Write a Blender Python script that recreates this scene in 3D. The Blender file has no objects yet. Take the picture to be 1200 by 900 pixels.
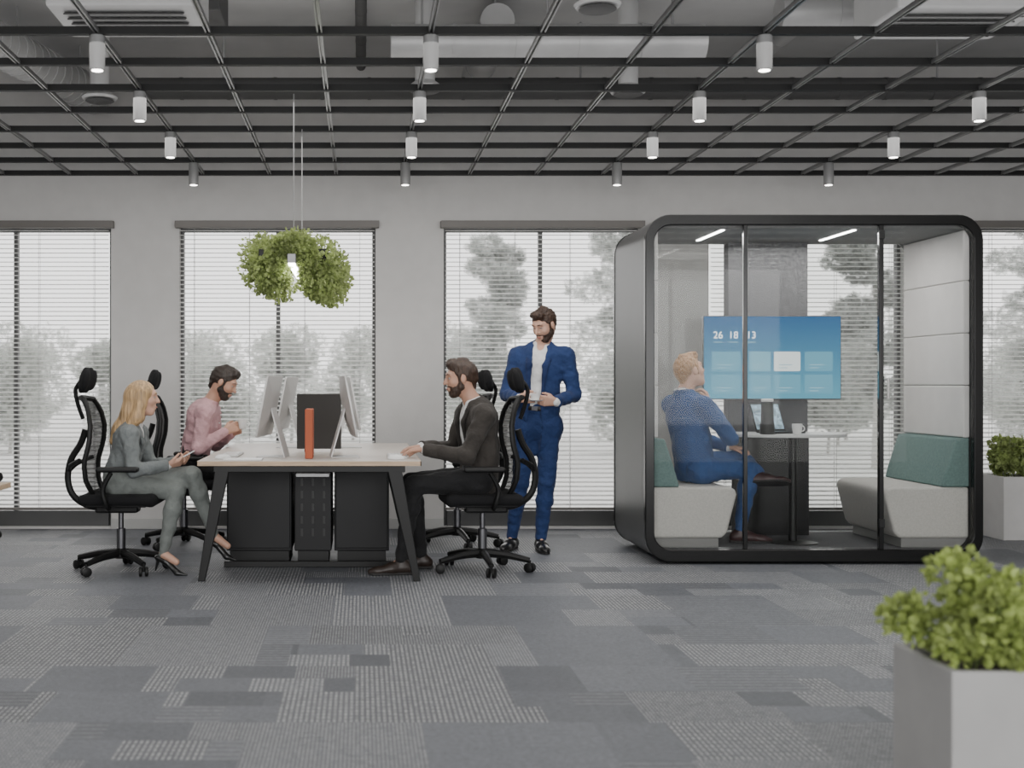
import bpy, math, random
import numpy as np
from mathutils import Vector, Matrix
V=Vector
C=bpy.context.scene.collection
random.seed(4)
FPX=1450.0; VX=423.0; VY=450.0; HC=1.23
def P(px,py,Y):
    s=FPX/Y
    return V(((px-VX)/s,Y,HC+(VY-py)/s))
# ---------------------------------------------------------------- materials
def M(name,col,rough=.6,metal=0.0,var=0.0,vs=8,bump=0.0,bs=120,emit=0.0,ecol=None,trans=0.0,coat=0.0,sheen=0.0,alpha=1.0,stretch=None,bd=.01,spec=.5):
    m=bpy.data.materials.new(name); m.use_nodes=True
    nt=m.node_tree; N=nt.nodes; L=nt.links; b=N['Principled BSDF']
    b.inputs['Base Color'].default_value=(*col,1); b.inputs['Roughness'].default_value=rough; b.inputs['Metallic'].default_value=metal
    b.inputs['Coat Weight'].default_value=coat; b.inputs['Sheen Weight'].default_value=sheen; b.inputs['Specular IOR Level'].default_value=spec
    b.inputs['Alpha'].default_value=alpha
    tc=N.new('ShaderNodeTexCoord'); src=tc.outputs['Object']
    if stretch:
        mp=N.new('ShaderNodeMapping'); mp.inputs['Scale'].default_value=stretch; L.new(src,mp.inputs['Vector']); src=mp.outputs['Vector']
    n=N.new('ShaderNodeTexNoise'); n.inputs['Scale'].default_value=vs; n.inputs['Detail'].default_value=4; L.new(src,n.inputs['Vector'])
    mx=N.new('ShaderNodeMix'); mx.data_type='RGBA'
    v=max(var,.03)
    mx.inputs[6].default_value=tuple(c*(1-v) for c in col)+(1,); mx.inputs[7].default_value=tuple(min(1,c*(1+v)) for c in col)+(1,)
    mr=N.new('ShaderNodeMapRange'); mr.inputs[1].default_value=.3; mr.inputs[2].default_value=.7
    L.new(n.outputs['Fac'],mr.inputs[0]); L.new(mr.outputs[0],mx.inputs[0]); L.new(mx.outputs[2],b.inputs['Base Color'])
    if bump:
        n2=N.new('ShaderNodeTexNoise'); n2.inputs['Scale'].default_value=bs; n2.inputs['Detail'].default_value=3; L.new(src,n2.inputs['Vector'])
        bp=N.new('ShaderNodeBump'); bp.inputs['Strength'].default_value=bump; bp.inputs['Distance'].default_value=bd
        L.new(n2.outputs['Fac'],bp.inputs['Height']); L.new(bp.outputs['Normal'],b.inputs['Normal'])
    if emit:
        b.inputs['Emission Color'].default_value=(*(ecol or col),1); b.inputs['Emission Strength'].default_value=emit
    if trans:
        t=N.new('ShaderNodeBsdfTranslucent'); L.new(mx.outputs[2],t.inputs['Color'])
        ms=N.new('ShaderNodeMixShader'); ms.inputs[0].default_value=trans
        L.new(b.outputs[0],ms.inputs[1]); L.new(t.outputs[0],ms.inputs[2]); L.new(ms.outputs[0],N['Material Output'].inputs[0])
        if alpha<1:
            tp=N.new('ShaderNodeBsdfTransparent'); m2=N.new('ShaderNodeMixShader'); m2.inputs[0].default_value=alpha; b.inputs['Alpha'].default_value=1
            L.new(tp.outputs[0],m2.inputs[1]); L.new(ms.outputs[0],m2.inputs[2]); L.new(m2.outputs[0],N['Material Output'].inputs[0])
    return m
def glass_mat(name,tint,ior=1.35):
    m=bpy.data.materials.new(name); m.use_nodes=True; nt=m.node_tree; N=nt.nodes; L=nt.links; N.clear()
    o=N.new('ShaderNodeOutputMaterial'); t=N.new('ShaderNodeBsdfTransparent'); t.inputs[0].default_value=(*tint,1)
    g=N.new('ShaderNodeBsdfGlossy'); g.inputs['Roughness'].default_value=.02
    f=N.new('ShaderNodeFresnel'); f.inputs[0].default_value=ior
    x=N.new('ShaderNodeMixShader'); L.new(f.outputs[0],x.inputs[0]); L.new(t.outputs[0],x.inputs[1]); L.new(g.outputs[0],x.inputs[2]); L.new(x.outputs[0],o.inputs[0])
    return m
def carpet_mat():
    m=bpy.data.materials.new('carpet'); m.use_nodes=True; nt=m.node_tree; N=nt.nodes; L=nt.links; b=N['Principled BSDF']
    b.inputs['Roughness'].default_value=.55
    g=N.new('ShaderNodeNewGeometry'); sp=N.new('ShaderNodeSeparateXYZ'); L.new(g.outputs['Position'],sp.inputs[0])
    def mth(op,a,c=None,d=None):
        n=N.new('ShaderNodeMath'); n.operation=op
        for i,x in enumerate((a,c,d)):
            if x is None: continue
            if isinstance(x,(int,float)): n.inputs[i].default_value=x
            else: L.new(x,n.inputs[i])
        return n.outputs[0]
    def wn(x,y,z=0.0):
        c=N.new('ShaderNodeCombineXYZ'); L.new(x,c.inputs[0]); L.new(y,c.inputs[1]); c.inputs[2].default_value=z
        w=N.new('ShaderNodeTexWhiteNoise'); w.noise_dimensions='3D'; L.new(c.outputs[0],w.inputs['Vector']); return w.outputs['Value']
    def noise(sc,det):
        n=N.new('ShaderNodeTexNoise'); n.inputs['Scale'].default_value=sc; n.inputs['Detail'].default_value=det; L.new(g.outputs['Position'],n.inputs['Vector']); return n.outputs['Fac']
    X,Y=sp.outputs[0],sp.outputs[1]
    def cell(w,h,seed):
        r=mth('FLOOR',mth('DIVIDE',Y,h))
        o=wn(r,r,seed)
        u=mth('FLOOR',mth('ADD',mth('DIVIDE',X,w),o))
        return wn(u,r,seed+7.3)
    big=cell(.62,.90,1.0); small=cell(.45,.45,3.0); tiny=cell(.30,.225,5.0)
    s1=mth('GREATER_THAN',big,.32)
    s2=mth('GREATER_THAN',small,.6)
    a=mth('ADD',mth('MULTIPLY',s2,tiny),mth('MULTIPLY',mth('SUBTRACT',1.0,s2),mth('MULTIPLY',small,1.66)))
    val=mth('ADD',mth('MULTIPLY',s1,a),mth('MULTIPLY',mth('SUBTRACT',1.0,s1),mth('MULTIPLY',big,3.1)))
    n9=noise(9,8); n160=noise(160,2); n45=noise(45,3); n25=noise(25,4)
    tA=mth('MULTIPLY',mth('GREATER_THAN',val,.50),mth('LESS_THAN',val,.80))
    tB=mth('GREATER_THAN',val,.80)
    tC=mth('MULTIPLY',mth('GREATER_THAN',val,.20),mth('LESS_THAN',val,.32))
    lx=mth('LESS_THAN',mth('FRACT',mth('DIVIDE',X,.0205)),.5); by=mth('LESS_THAN',mth('FRACT',mth('DIVIDE',Y,.045)),.8)
    lx2=mth('LESS_THAN',mth('FRACT',mth('DIVIDE',X,.014)),.5); by2=mth('LESS_THAN',mth('FRACT',mth('DIVIDE',Y,.03)),.7)
    ly=mth('LESS_THAN',mth('FRACT',mth('DIVIDE',Y,.05)),.35)
    brk=mth('MULTIPLY_ADD',mth('SUBTRACT',n25,.35),2.6,.45)
    brk=mth('MINIMUM',mth('MAXIMUM',brk,0.35),1.0)
    sm=mth('ADD',mth('MULTIPLY',mth('MULTIPLY',mth('MULTIPLY',tA,lx),by),.85),mth('ADD',mth('MULTIPLY',mth('MULTIPLY',mth('MULTIPLY',tB,lx2),by2),.75),mth('MULTIPLY',mth('MULTIPLY',tC,ly),.25)))
    sm=mth('MULTIPLY',sm,brk)
    base=N.new('ShaderNodeMix'); base.data_type='RGBA'; base.inputs[6].default_value=(.048,.053,.064,1); base.inputs[7].default_value=(.145,.153,.172,1)
    L.new(mth('ADD',mth('MULTIPLY',wn(mth('FLOOR',mth('MULTIPLY',val,977.0)),val,2.0),.60),mth('MULTIPLY',n9,.38)),base.inputs[0])
    mx=N.new('ShaderNodeMix'); mx.data_type='RGBA'; L.new(base.outputs[2],mx.inputs[6]); mx.inputs[7].default_value=(.37,.37,.365,1)
    L.new(sm,mx.inputs[0])
    mul=N.new('ShaderNodeMix'); mul.data_type='RGBA'; mul.blend_type='MULTIPLY'; mul.inputs[0].default_value=1
    L.new(mx.outputs[2],mul.inputs[6])
    k=mth('ADD',.05,mth('ADD',mth('MULTIPLY',n160,.95),mth('MULTIPLY',n45,.95)))
    cc=N.new('ShaderNodeCombineXYZ'); 
    for i in range(3): L.new(k,cc.inputs[i])
    L.new(cc.outputs[0],mul.inputs[7]); L.new(mul.outputs[2],b.inputs['Base Color'])
    bp=N.new('ShaderNodeBump'); bp.inputs['Strength'].default_value=.5; bp.inputs['Distance'].default_value=.004; L.new(n160,bp.inputs['Height']); L.new(bp.outputs[0],b.inputs['Normal'])
    return m
mt={}
mt['carpet']=carpet_mat()
mt['wall']=M('wall_paint',(.54,.53,.52),.85,var=.02,bump=.1,bs=90)
mt['ceil']=M('ceiling_concrete',(.44,.44,.44),.8,var=.15,vs=1.2)
mt['black']=M('black_metal',(.007,.007,.007),.45,spec=.35)
mt['podblack']=M('gloss_black',(.004,.004,.004),.2,spec=.4)
mt['podside']=M('pod_side_panel',(.042,.042,.043),.35,var=.05,spec=.5)
mt['grid']=M('dark_grid_paint',(.007,.007,.007),.5,spec=.3)
mt['gridlight']=M('grey_track_metal',(.34,.34,.34),.28,metal=.6)
mt['duct']=M('galvanised_duct',(.44,.44,.44),.4,metal=.3,var=.15,vs=3)
mt['ductdark']=M('dark_duct',(.06,.06,.06),.6)
mt['acwhite']=M('ac_white',(.52,.52,.52),.5)
mt['lampbody']=M('lamp_body',(.30,.30,.30),.4,metal=.2)
mt['glow']=M('lamp_glow',(1,.97,.9),.5,emit=12,ecol=(1,.96,.9))
mt['strip']=M('strip_glow',(1,1,1),.5,emit=16,ecol=(1,.98,.96))
mt['frame']=M('window_frame_dark',(.08,.08,.08),.45)
mt['slat']=M('blind_slat',(.84,.84,.83),.5,trans=.5)
mt['rail']=M('blind_rail',(.14,.13,.12),.5)
mt['cord']=M('cord_grey',(.30,.30,.30),.7)
mt['base']=M('baseboard_paint',(.45,.45,.44),.6)
mt['wood']=M('oak_edge',(.50,.36,.24),.5,var=.2,vs=6,stretch=(1,12,12))
mt['desktop']=M('desk_laminate',(.54,.49,.44),.4,var=.04,vs=5,stretch=(1,10,1))
mt['plastic']=M('black_plastic',(.007,.007,.007),.5,bump=.05,spec=.35)
mt['mesh']=M('chair_mesh',(.010,.010,.011),.8,alpha=.85)
mt['seatfab']=M('seat_fabric',(.009,.009,.010),.9,bump=.3,bs=300,spec=.3)
mt['chrome']=M('dark_steel',(.15,.15,.16),.3,metal=.9)
mt['silver']=M('silver_aluminium',(.48,.47,.46),.4,metal=.3)
mt['screenblack']=M('screen_black',(.01,.01,.012),.15)
mt['darkpanel']=M('dark_panel',(.014,.011,.009),.6)
mt['cab']=M('cabinet_dark',(.007,.007,.008),.5,spec=.35)
mt['slot']=M('slot_grey',(.016,.016,.016),.5)
mt['orange']=M('orange_felt',(.42,.105,.05),.8,bump=.1)
mt['white']=M('white_ceramic',(.75,.75,.74),.3)
mt['tablewhite']=M('table_laminate',(.52,.52,.52),.35)
mt['greyfelt']=M('grey_felt',(.11,.11,.115),.95,var=.4,vs=60,bump=.2)
mt['padlight']=M('padded_panel_fabric',(.66,.64,.63),.9,bump=.2,bs=300)
mt['benchfab']=M('bench_boucle',(.56,.54,.51),.95,var=.08,vs=80,bump=.4,bs=250)
mt['benchbase']=M('bench_base_fabric',(.24,.235,.23),.95)
mt['teal']=M('teal_fabric',(.14,.215,.205),.95,var=.12,vs=60,bump=.3,bs=300)
mt['podfloor']=M('pod_floor_carpet',(.10,.10,.105),.95,var=.3,vs=80)
mt['podceil']=M('pod_ceiling_fabric',(.18,.18,.18),.9,bump=.2)
mt['glass']=glass_mat('pod_glass',(.95,.955,.95),1.22)
mt['pane']=glass_mat('window_glass',(.97,.97,.97),1.15)
mt['planter']=M('planter_stone',(.30,.295,.29),.7,var=.05,bump=.05)
mt['planterw']=M('planter_white',(.56,.55,.54),.7,var=.05,bump=.05)
mt['soil']=M('soil',(.05,.035,.025),.95,bump=.5,bs=60)
mt['leafA']=M('leaf_lime',(.34,.42,.12),.5,var=.5,vs=14,trans=.4)
mt['leafB']=M('leaf_green',(.34,.41,.15),.5,var=.5,vs=16,trans=.4)
mt['stem']=M('plant_stem',(.14,.2,.05),.7)
mt['treeleaf']=M('hazy_tree_foliage',(.54,.56,.53),.95,var=.08,vs=1.0,trans=.4,alpha=.5,spec=.1)  # bright outdoor haze put into the pale colour and see-through leaves
mt['treeleaf2']=M('hazy_pine_foliage',(.52,.54,.52),.95,var=.08,vs=1.0,trans=.4,alpha=.42,spec=.1)  # same haze painted into the pines: pale, low-contrast, partly transparent
mt['bark']=M('bark',(.46,.45,.43),.9)
mt['ground']=M('outdoor_paving',(.62,.62,.61),.9,var=.06,vs=.4)
# people
mt['skin']=M('skin_fair',(.56,.33,.24),.5,var=.06,vs=20)
mt['skin2']=M('skin_tan',(.48,.27,.19),.5,var=.06,vs=20)
mt['lip']=M('lips',(.40,.15,.12),.5)
mt['eyew']=M('eye_white',(.40,.38,.36),.3)
mt['iris']=M('iris_dark',(.03,.02,.015),.3)
mt['hairbrown']=M('hair_brown',(.042,.022,.013),.5,var=.5,vs=90,bump=.6,bs=140,stretch=(1,1,.2))
mt['hairdark']=M('hair_dark',(.025,.016,.011),.5,var=.5,vs=90,bump=.6,bs=140,stretch=(1,1,.2))
mt['hairblond']=M('hair_blond',(.46,.30,.155),.4,var=.45,vs=70,bump=.8,bs=120,stretch=(1,1,.06))
mt['hairginger']=M('hair_ginger',(.34,.19,.09),.5,var=.4,vs=90,bump=.5,bs=140,stretch=(1,1,.3))
def cloth(n,c,v=.15): return M(n,c,.85,var=v,vs=9,bump=.7,bs=11,bd=.04,sheen=.06,spec=.3)
mt['bluesuit']=cloth('blue_suit',(.019,.040,.125))
mt['bluelapel']=cloth('blue_lapel',(.012,.026,.09))
mt['bluesuit2']=cloth('bright_blue_suit',(.033,.080,.21))
mt['bluelapel2']=cloth('bright_blue_lapel',(.025,.06,.16))
mt['blacksuit']=cloth('black_suit',(.040,.035,.031))
mt['blacklapel']=cloth('black_lapel',(.022,.019,.017))
mt['darktrous']=cloth('dark_trousers',(.014,.014,.015))
mt['greyblazer']=cloth('grey_blazer',(.165,.18,.18))
mt['greytrous']=cloth('grey_green_trousers',(.165,.18,.17))
mt['pink']=cloth('pink_shirt',(.52,.31,.33))
mt['whiteshirt']=cloth('white_shirt',(.70,.70,.70),.04)
mt['belt']=M('belt_leather',(.02,.015,.012),.4)
mt['shoeblack']=M('black_leather',(.010,.010,.010),.3,coat=.3)
mt['shoebrown']=M('brown_leather',(.03,.02,.016),.4)
mt['shoered']=M('burgundy_leather',(.045,.018,.019),.4)
mt['sole']=M('shoe_sole',(.02,.019,.018),.7)
# ---------------------------------------------------------------- mesh helpers
def chain_loc(p):
    o=V((0,0,0))
    while p is not None: o+=p.location; p=p.parent
    return o
def link(name,me,mat,parent,smooth=True,bevel=0,seg=2,angle=40):
    me.materials.append(mat)
    if smooth:
        me.polygons.foreach_set('use_smooth',[True]*len(me.polygons))
        try: me.set_sharp_from_angle(angle=math.radians(angle))
        except Exception: pass
    o=bpy.data.objects.new(name,me); C.objects.link(o); o.parent=parent
    if bevel:
        b=o.modifiers.new('bevel','BEVEL'); b.width=bevel; b.segments=seg; b.limit_method='ANGLE'; b.angle_limit=.7
    return o
class MB:
    def __init__(s): s.v=[]; s.f=[]
    def add(s,v,f):
        n=len(s.v); s.v+= [tuple(x) for x in v]; s.f+=[tuple(i+n for i in q) for q in f]; return s
    def box(s,x0,x1,y0,y1,z0,z1):
        return s.add([(x0,y0,z0),(x1,y0,z0),(x1,y1,z0),(x0,y1,z0),(x0,y0,z1),(x1,y0,z1),(x1,y1,z1),(x0,y1,z1)],
            [(0,3,2,1),(4,5,6,7),(0,1,5,4),(1,2,6,5),(2,3,7,6),(3,0,4,7)])
    def obox(s,c,half,R=None):
        R=R or Matrix.Identity(3); c=V(c)
        vs=[c+R@V((sx*half[0],sy*half[1],sz*half[2])) for sz in(-1,1) for sx,sy in((-1,-1),(1,-1),(1,1),(-1,1))]
        return s.add(vs,[(0,3,2,1),(4,5,6,7),(0,1,5,4),(1,2,6,5),(2,3,7,6),(3,0,4,7)])
    def tube(s,pts,r,n=10,ref=None,ry=None,closed=False):
        pts=[V(p) for p in pts]; m=len(pts)
        rs=r if isinstance(r,(list,tuple)) else [r]*m
        rys=ry if isinstance(ry,(list,tuple)) else ([ry]*m if ry else rs)
        vs=[]; u=None
        for i,p in enumerate(pts):
            if closed: t=(pts[(i+1)%m]-pts[i-1]).normalized()
            else: t=(pts[min(i+1,m-1)]-pts[max(i-1,0)]).normalized()
            if ref is not None: u=V(ref)
            elif u is None: u=V((0,0,1)) if abs(t.z)<.9 else V((1,0,0))
            u=(u-t*u.dot(t)).normalized(); w=t.cross(u)
            for k in range(n):
                a=2*math.pi*k/n; vs.append(p+u*math.cos(a)*rs[i]+w*math.sin(a)*rys[i])
        fs=[]
        for i in range(m if closed else m-1):
            for k in range(n):
                a=i*n+k; b=i*n+(k+1)%n; j=((i+1)%m)*n; fs.append((a,b,j+(k+1)%n,j+k))
        if not closed: fs.append(tuple(range(n-1,-1,-1))); fs.append(tuple((m-1)*n+k for k in range(n)))
        return s.add(vs,fs)
    def lathe(s,prof,c=(0,0,0),n=24,ax='z'):
        vs=[];c=V(c)
        for r,h in prof:
            for k in range(n):
                a=2*math.pi*k/n; x,y=r*math.cos(a),r*math.sin(a)
                vs.append(c+(V((x,y,h)) if ax=='z' else V((h,x,y)) if ax=='x' else V((y,h,x))))
        fs=[]
        for i in range(len(prof)-1):
            for k in range(n):
                a=i*n+k;b=i*n+(k+1)%n; fs.append((a,b,b+n,a+n))
        fs.append(tuple(range(n-1,-1,-1))); fs.append(tuple((len(prof)-1)*n+k for k in range(n)))
        return s.add(vs,fs)
    def sphere(s,c,r,n=12):
        return s.lathe([(r*math.sin(math.pi*(i+.02)/(n+.04)),-r*math.cos(math.pi*(i+.02)/(n+.04))) for i in range(n+1)],c,n)
    def ring(s,outer,inner,y0,y1):
        n=len(outer); vs=[(x,y0,z) for x,z in outer]+[(x,y0,z) for x,z in inner]+[(x,y1,z) for x,z in outer]+[(x,y1,z) for x,z in inner]
        fs=[]
        for i in range(n):
            j=(i+1)%n
            fs+= [(i,j,n+j,n+i),(2*n+j,2*n+i,3*n+i,3*n+j),(j,i,2*n+i,2*n+j),(n+i,n+j,3*n+j,3*n+i)]
        return s.add(vs,fs)
    def prism(s,poly,a0,a1,plane='xz'):
        n=len(poly)
        mk=(lambda p,a:(p[0],a,p[1])) if plane=='xz' else (lambda p,a:(p[0],p[1],a)) if plane=='xy' else (lambda p,a:(a,p[0],p[1]))
        return s.add([mk(p,a0) for p in poly]+[mk(p,a1) for p in poly],[tuple(range(n)),tuple(range(2*n-1,n-1,-1))]+[(i,i+n,(i+1)%n+n,(i+1)%n) for i in range(n)])
    def build(s,name,mat,parent=None,smooth=True,bevel=0,seg=2,angle=40,kind=None):
        o=chain_loc(parent); me=bpy.data.meshes.new(name)
        me.from_pydata([(x-o.x,y-o.y,z-o.z) for x,y,z in s.v],[],s.f); me.validate()
        if kind!='leaf':
            import bmesh
            bm=bmesh.new(); bm.from_mesh(me); bmesh.ops.recalc_face_normals(bm,faces=bm.faces); bm.to_mesh(me); bm.free()
        return link(name,me,mat,parent,smooth,bevel,seg,angle)
def rrect(x0,x1,z0,z1,r,n=8):
    p=[]
    for cx,cz,a in((x1-r,z1-r,0),(x0+r,z1-r,90),(x0+r,z0+r,180),(x1-r,z0+r,270)):
        for i in range(n+1):
            t=math.radians(a+90*i/n); p.append((cx+r*math.cos(t),cz+r*math.sin(t)))
    return p
def smooth_path(pts,n=6):
    pts=[V(p) for p in pts]; out=[]
    for i in range(len(pts)-1):
        p0=pts[max(i-1,0)];p1=pts[i];p2=pts[i+1];p3=pts[min(i+2,len(pts)-1)]
        for k in range(n):
            t=k/n; out.append(.5*((2*p1)+(p2-p0)*t+(2*p0-5*p1+4*p2-p3)*t*t+(3*p1-p0-3*p2+p3)*t**3))
    out.append(pts[-1]); return out
class SDF:
    def __init__(s,wrinkle=None): s.ops=[]; s.wr=wrinkle
    def cone(s,a,b,ra,rb=None,k=.02,flat=None,mode='u'):
        s.ops.append(('c',mode,k,np.array(a,float),np.array(b,float),ra,ra if rb is None else rb,flat)); return s
    def path(s,pts,rs,k=.015,flat=None,mode='u'):
        for i in range(len(pts)-1):
            r=rs if isinstance(rs,(list,tuple)) else [rs]*len(pts)
            s.cone(pts[i],pts[i+1],r[i],r[i+1],k,flat,mode)
        return s
    def ell(s,c,rad,axes=None,k=.02,mode='u'):
        s.ops.append(('e',mode,k,np.array(c,float),np.array(rad,float),np.eye(3) if axes is None else np.array([list(a) for a in axes],float))); return s
    def rbox(s,c,half,r,axes=None,k=.01,mode='u'):
        s.ops.append(('b',mode,k,np.array(c,float),np.array(half,float),np.eye(3) if axes is None else np.array([list(a) for a in axes],float),r)); return s
    def plane(s,p,n): s.ops.append(('p','p',0,np.array(p,float),np.array(n,float))); return s
    def bounds(s,o):
        if o[0]=='c': r=max(o[5],o[6]); return np.minimum(o[3],o[4])-r,np.maximum(o[3],o[4])+r
        if o[0]=='e': r=max(o[4]); return o[3]-r,o[3]+r
        r=np.linalg.norm(o[4]); return o[3]-r,o[3]+r
    def grid(s,h):
        B=[s.bounds(o) for o in s.ops if o[1]=='u']
        lo=np.min([b[0] for b in B],0)-3*h; hi=np.max([b[1] for b in B],0)+3*h
        dim=np.ceil((hi-lo)/h).astype(int)+1
        A=np.full(dim,.2,np.float32); ax=[lo[i]+h*np.arange(dim[i]) for i in range(3)]
        for o in s.ops:
            if o[0]=='p':
                d=sum((ax[i]-o[3][i]).reshape([-1 if j==i else 1 for j in range(3)])*o[4][i] for i in range(3))
                A=np.maximum(A,d.astype(np.float32)); continue
            b0,b1=s.bounds(o); mg=o[2]+2*h
            i0=np.clip(np.floor((b0-mg-lo)/h).astype(int),0,dim); i1=np.clip(np.ceil((b1+mg-lo)/h).astype(int)+1,0,dim)
            if np.any(i1<=i0): continue
            sl=tuple(slice(i0[i],i1[i]) for i in range(3))
            X=ax[0][sl[0]][:,None,None]-o[3][0]; Y=ax[1][sl[1]][None,:,None]-o[3][1]; Z=ax[2][sl[2]][None,None,:]-o[3][2]
            if o[0]=='c':
                ba=o[4]-o[3]; q=1
                if o[7] is not None:
                    n,q=np.array(o[7][0],float),o[7][1]; n=n/np.linalg.norm(n); g=1/q-1
                    dn=X*n[0]+Y*n[1]+Z*n[2]; X=X+g*dn*n[0]; Y=Y+g*dn*n[1]; Z=Z+g*dn*n[2]; ba=ba+g*ba.dot(n)*n
                t=np.clip((X*ba[0]+Y*ba[1]+Z*ba[2])/max(ba.dot(ba),1e-9),0,1)
                d=np.sqrt((X-t*ba[0])**2+(Y-t*ba[1])**2+(Z-t*ba[2])**2)-(o[5]+(o[6]-o[5])*t)
                d=d*(.5+.5*q)
            else:
                R=o[5]; l=[X*R[i][0]+Y*R[i][1]+Z*R[i][2] for i in range(3)]
                if o[0]=='e':
                    r=o[4]; k0=np.sqrt(sum((l[i]/r[i])**2 for i in range(3))); k1=np.sqrt(sum((l[i]/r[i]**2)**2 for i in range(3)))+1e-6; d=k0*(k0-1)/k1
                else:
                    q=[np.abs(l[i])-(o[4][i]-o[6]) for i in range(3)]
                    d=np.sqrt(sum(np.maximum(c,0)**2 for c in q))+np.minimum(np.maximum(np.maximum(q[0],q[1]),q[2]),0)-o[6]
            a=A[sl]; k=max(o[2],1e-4)
            if o[1]=='u': hh=np.maximum(k-np.abs(a-d),0)/k; A[sl]=np.minimum(a,d)-hh*hh*k/4
            else: d=-d; hh=np.maximum(k-np.abs(a-d),0)/k; A[sl]=np.maximum(a,d)+hh*hh*k/4
        if s.wr:
            amp,wl,seed=s.wr; rg=np.random.RandomState(seed); X,Y,Z=ax[0][:,None,None],ax[1][None,:,None],ax[2][None,None,:]
            tot=0
            for i in range(4):
                k=rg.normal(size=3); k=k/np.linalg.norm(k)*6.283/(wl*rg.uniform(.7,1.4)); k2=rg.normal(size=3)*2.2/wl
                tot=tot+np.sin(X*k[0]+Y*k[1]+Z*k[2]+1.6*np.sin(X*k2[0]+Y*k2[1]+Z*k2[2])+rg.uniform(0,6))
            A=A+(amp*.5*tot).astype(np.float32)
        return A,lo
    def build(s,name,mat,parent=None,h=.008):
        a,lo=s.grid(h); ins=a<0; cs=[(i,j,k) for i in(0,1) for j in(0,1) for k in(0,1)]
        D=np.array(a.shape)-1
        cnt=sum(ins[c[0]:c[0]+D[0],c[1]:c[1]+D[1],c[2]:c[2]+D[2]].astype(np.int8) for c in cs)
        act=(cnt>0)&(cnt<8); idx=np.argwhere(act); vid=-np.ones(D,np.int32); vid[act]=np.arange(len(idx))
        acc=np.zeros((len(idx),3)); num=np.zeros(len(idx))
        for c1 in cs:
            for ax in range(3):
                if c1[ax]: continue
                c2=list(c1); c2[ax]=1; c1a=np.array(c1); c2a=np.array(c2)
                p=idx+c1a; q=idx+c2a; v1=a[p[:,0],p[:,1],p[:,2]]; v2=a[q[:,0],q[:,1],q[:,2]]
                m=(v1<0)!=(v2<0); t=np.zeros(len(idx)); t[m]=v1[m]/(v1[m]-v2[m])
                acc[m]+=c1a+t[m][:,None]*(c2a-c1a); num[m]+=1
        vv=lo+h*(idx+acc/np.maximum(num,1)[:,None]); fl=[]
        for ax in range(3):
            b,c=(ax+1)%3,(ax+2)%3
            s0=[slice(None)]*3; s1=[slice(None)]*3; s0[ax]=slice(0,-1); s1[ax]=slice(1,None)
            A0=ins[tuple(s0)]; A1=ins[tuple(s1)]
            for sg in(1,-1):
                e=np.argwhere(A0&~A1 if sg==1 else ~A0&A1)
                e=e[(e[:,b]>0)&(e[:,c]>0)&(e[:,b]<D[b])&(e[:,c]<D[c])]
                if not len(e): continue
                q=[]
                for db,dc in((-1,-1),(0,-1),(0,0),(-1,0)):
                    w=e.copy(); w[:,b]+=db; w[:,c]+=dc; q.append(vid[w[:,0],w[:,1],w[:,2]])
                q=np.stack(q,1); fl.append(q if sg==1 else q[:,::-1])
        F=np.concatenate(fl); F=F[(F>=0).all(1)]
        o=chain_loc(parent); vv=vv-np.array(o)
        me=bpy.data.meshes.new(name); me.from_pydata(vv.tolist(),[],F.tolist())
        return link(name,me,mat,parent,True,angle=75)
# ---------------------------------------------------------------- object helpers
def thing(name,label,cat,loc=(0,0,0),rz=0,group=None):
    o=bpy.data.objects.new(name,None); C.objects.link(o); o.location=loc; o.rotation_euler=(0,0,rz); o.empty_display_size=.1
    o['label']=label; o['category']=cat
    if group: o['group']=group
    return o
def tag(o,label,cat,group=None,kind=None):
    o['label']=label; o['category']=cat
    if group: o['group']=group
    if kind: o['kind']=kind
    return o
def struct(o,label=None):
    o['kind']='structure'
    if label: o['label']=label
    return o
def dup(root,loc,rz=0,label=None,group=None):
    r=root.copy(); C.objects.link(r); r.location=loc; r.rotation_euler=(0,0,rz)
    if label: r['label']=label
    if group: r['group']=group
    for ch in list(root.children):
        c=ch.copy(); C.objects.link(c); c.parent=r
        for g in ch.children:
            d=g.copy(); C.objects.link(d); d.parent=c
    return r
def leaves(cl,n,size,rng,out=.6,droop=0.0,mb=None):
    mb=mb or MB(); w=[c[2] for c in cl]
    for i in range(n):
        c,r,_=rng.choices(cl,w)[0]
        d=V((rng.gauss(0,1),rng.gauss(0,1),rng.gauss(0,1))).normalized(); t=rng.uniform(.45,1.0)**.6
        p=V(c)+V((d.x*r[0]*t,d.y*r[1]*t,d.z*r[2]*t))
        a=(d*out+V((rng.gauss(0,.6),rng.gauss(0,.6),rng.gauss(0,.6)-droop))).normalized()
        b=a.cross(V((rng.gauss(0,1),rng.gauss(0,1),rng.gauss(0,1)+.8))).normalized(); nn=a.cross(b)
        s=size*rng.uniform(.6,1.25); A=a*s; B=b*s*.42; N=nn*s*.12
        mb.add([p,p+A*.3+B+N,p+A*.72+B*.85+N,p+A-N,p+A*.72-B*.85+N,p+A*.3-B+N],[(0,1,2,3),(0,3,4,5)])
    return mb
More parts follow.
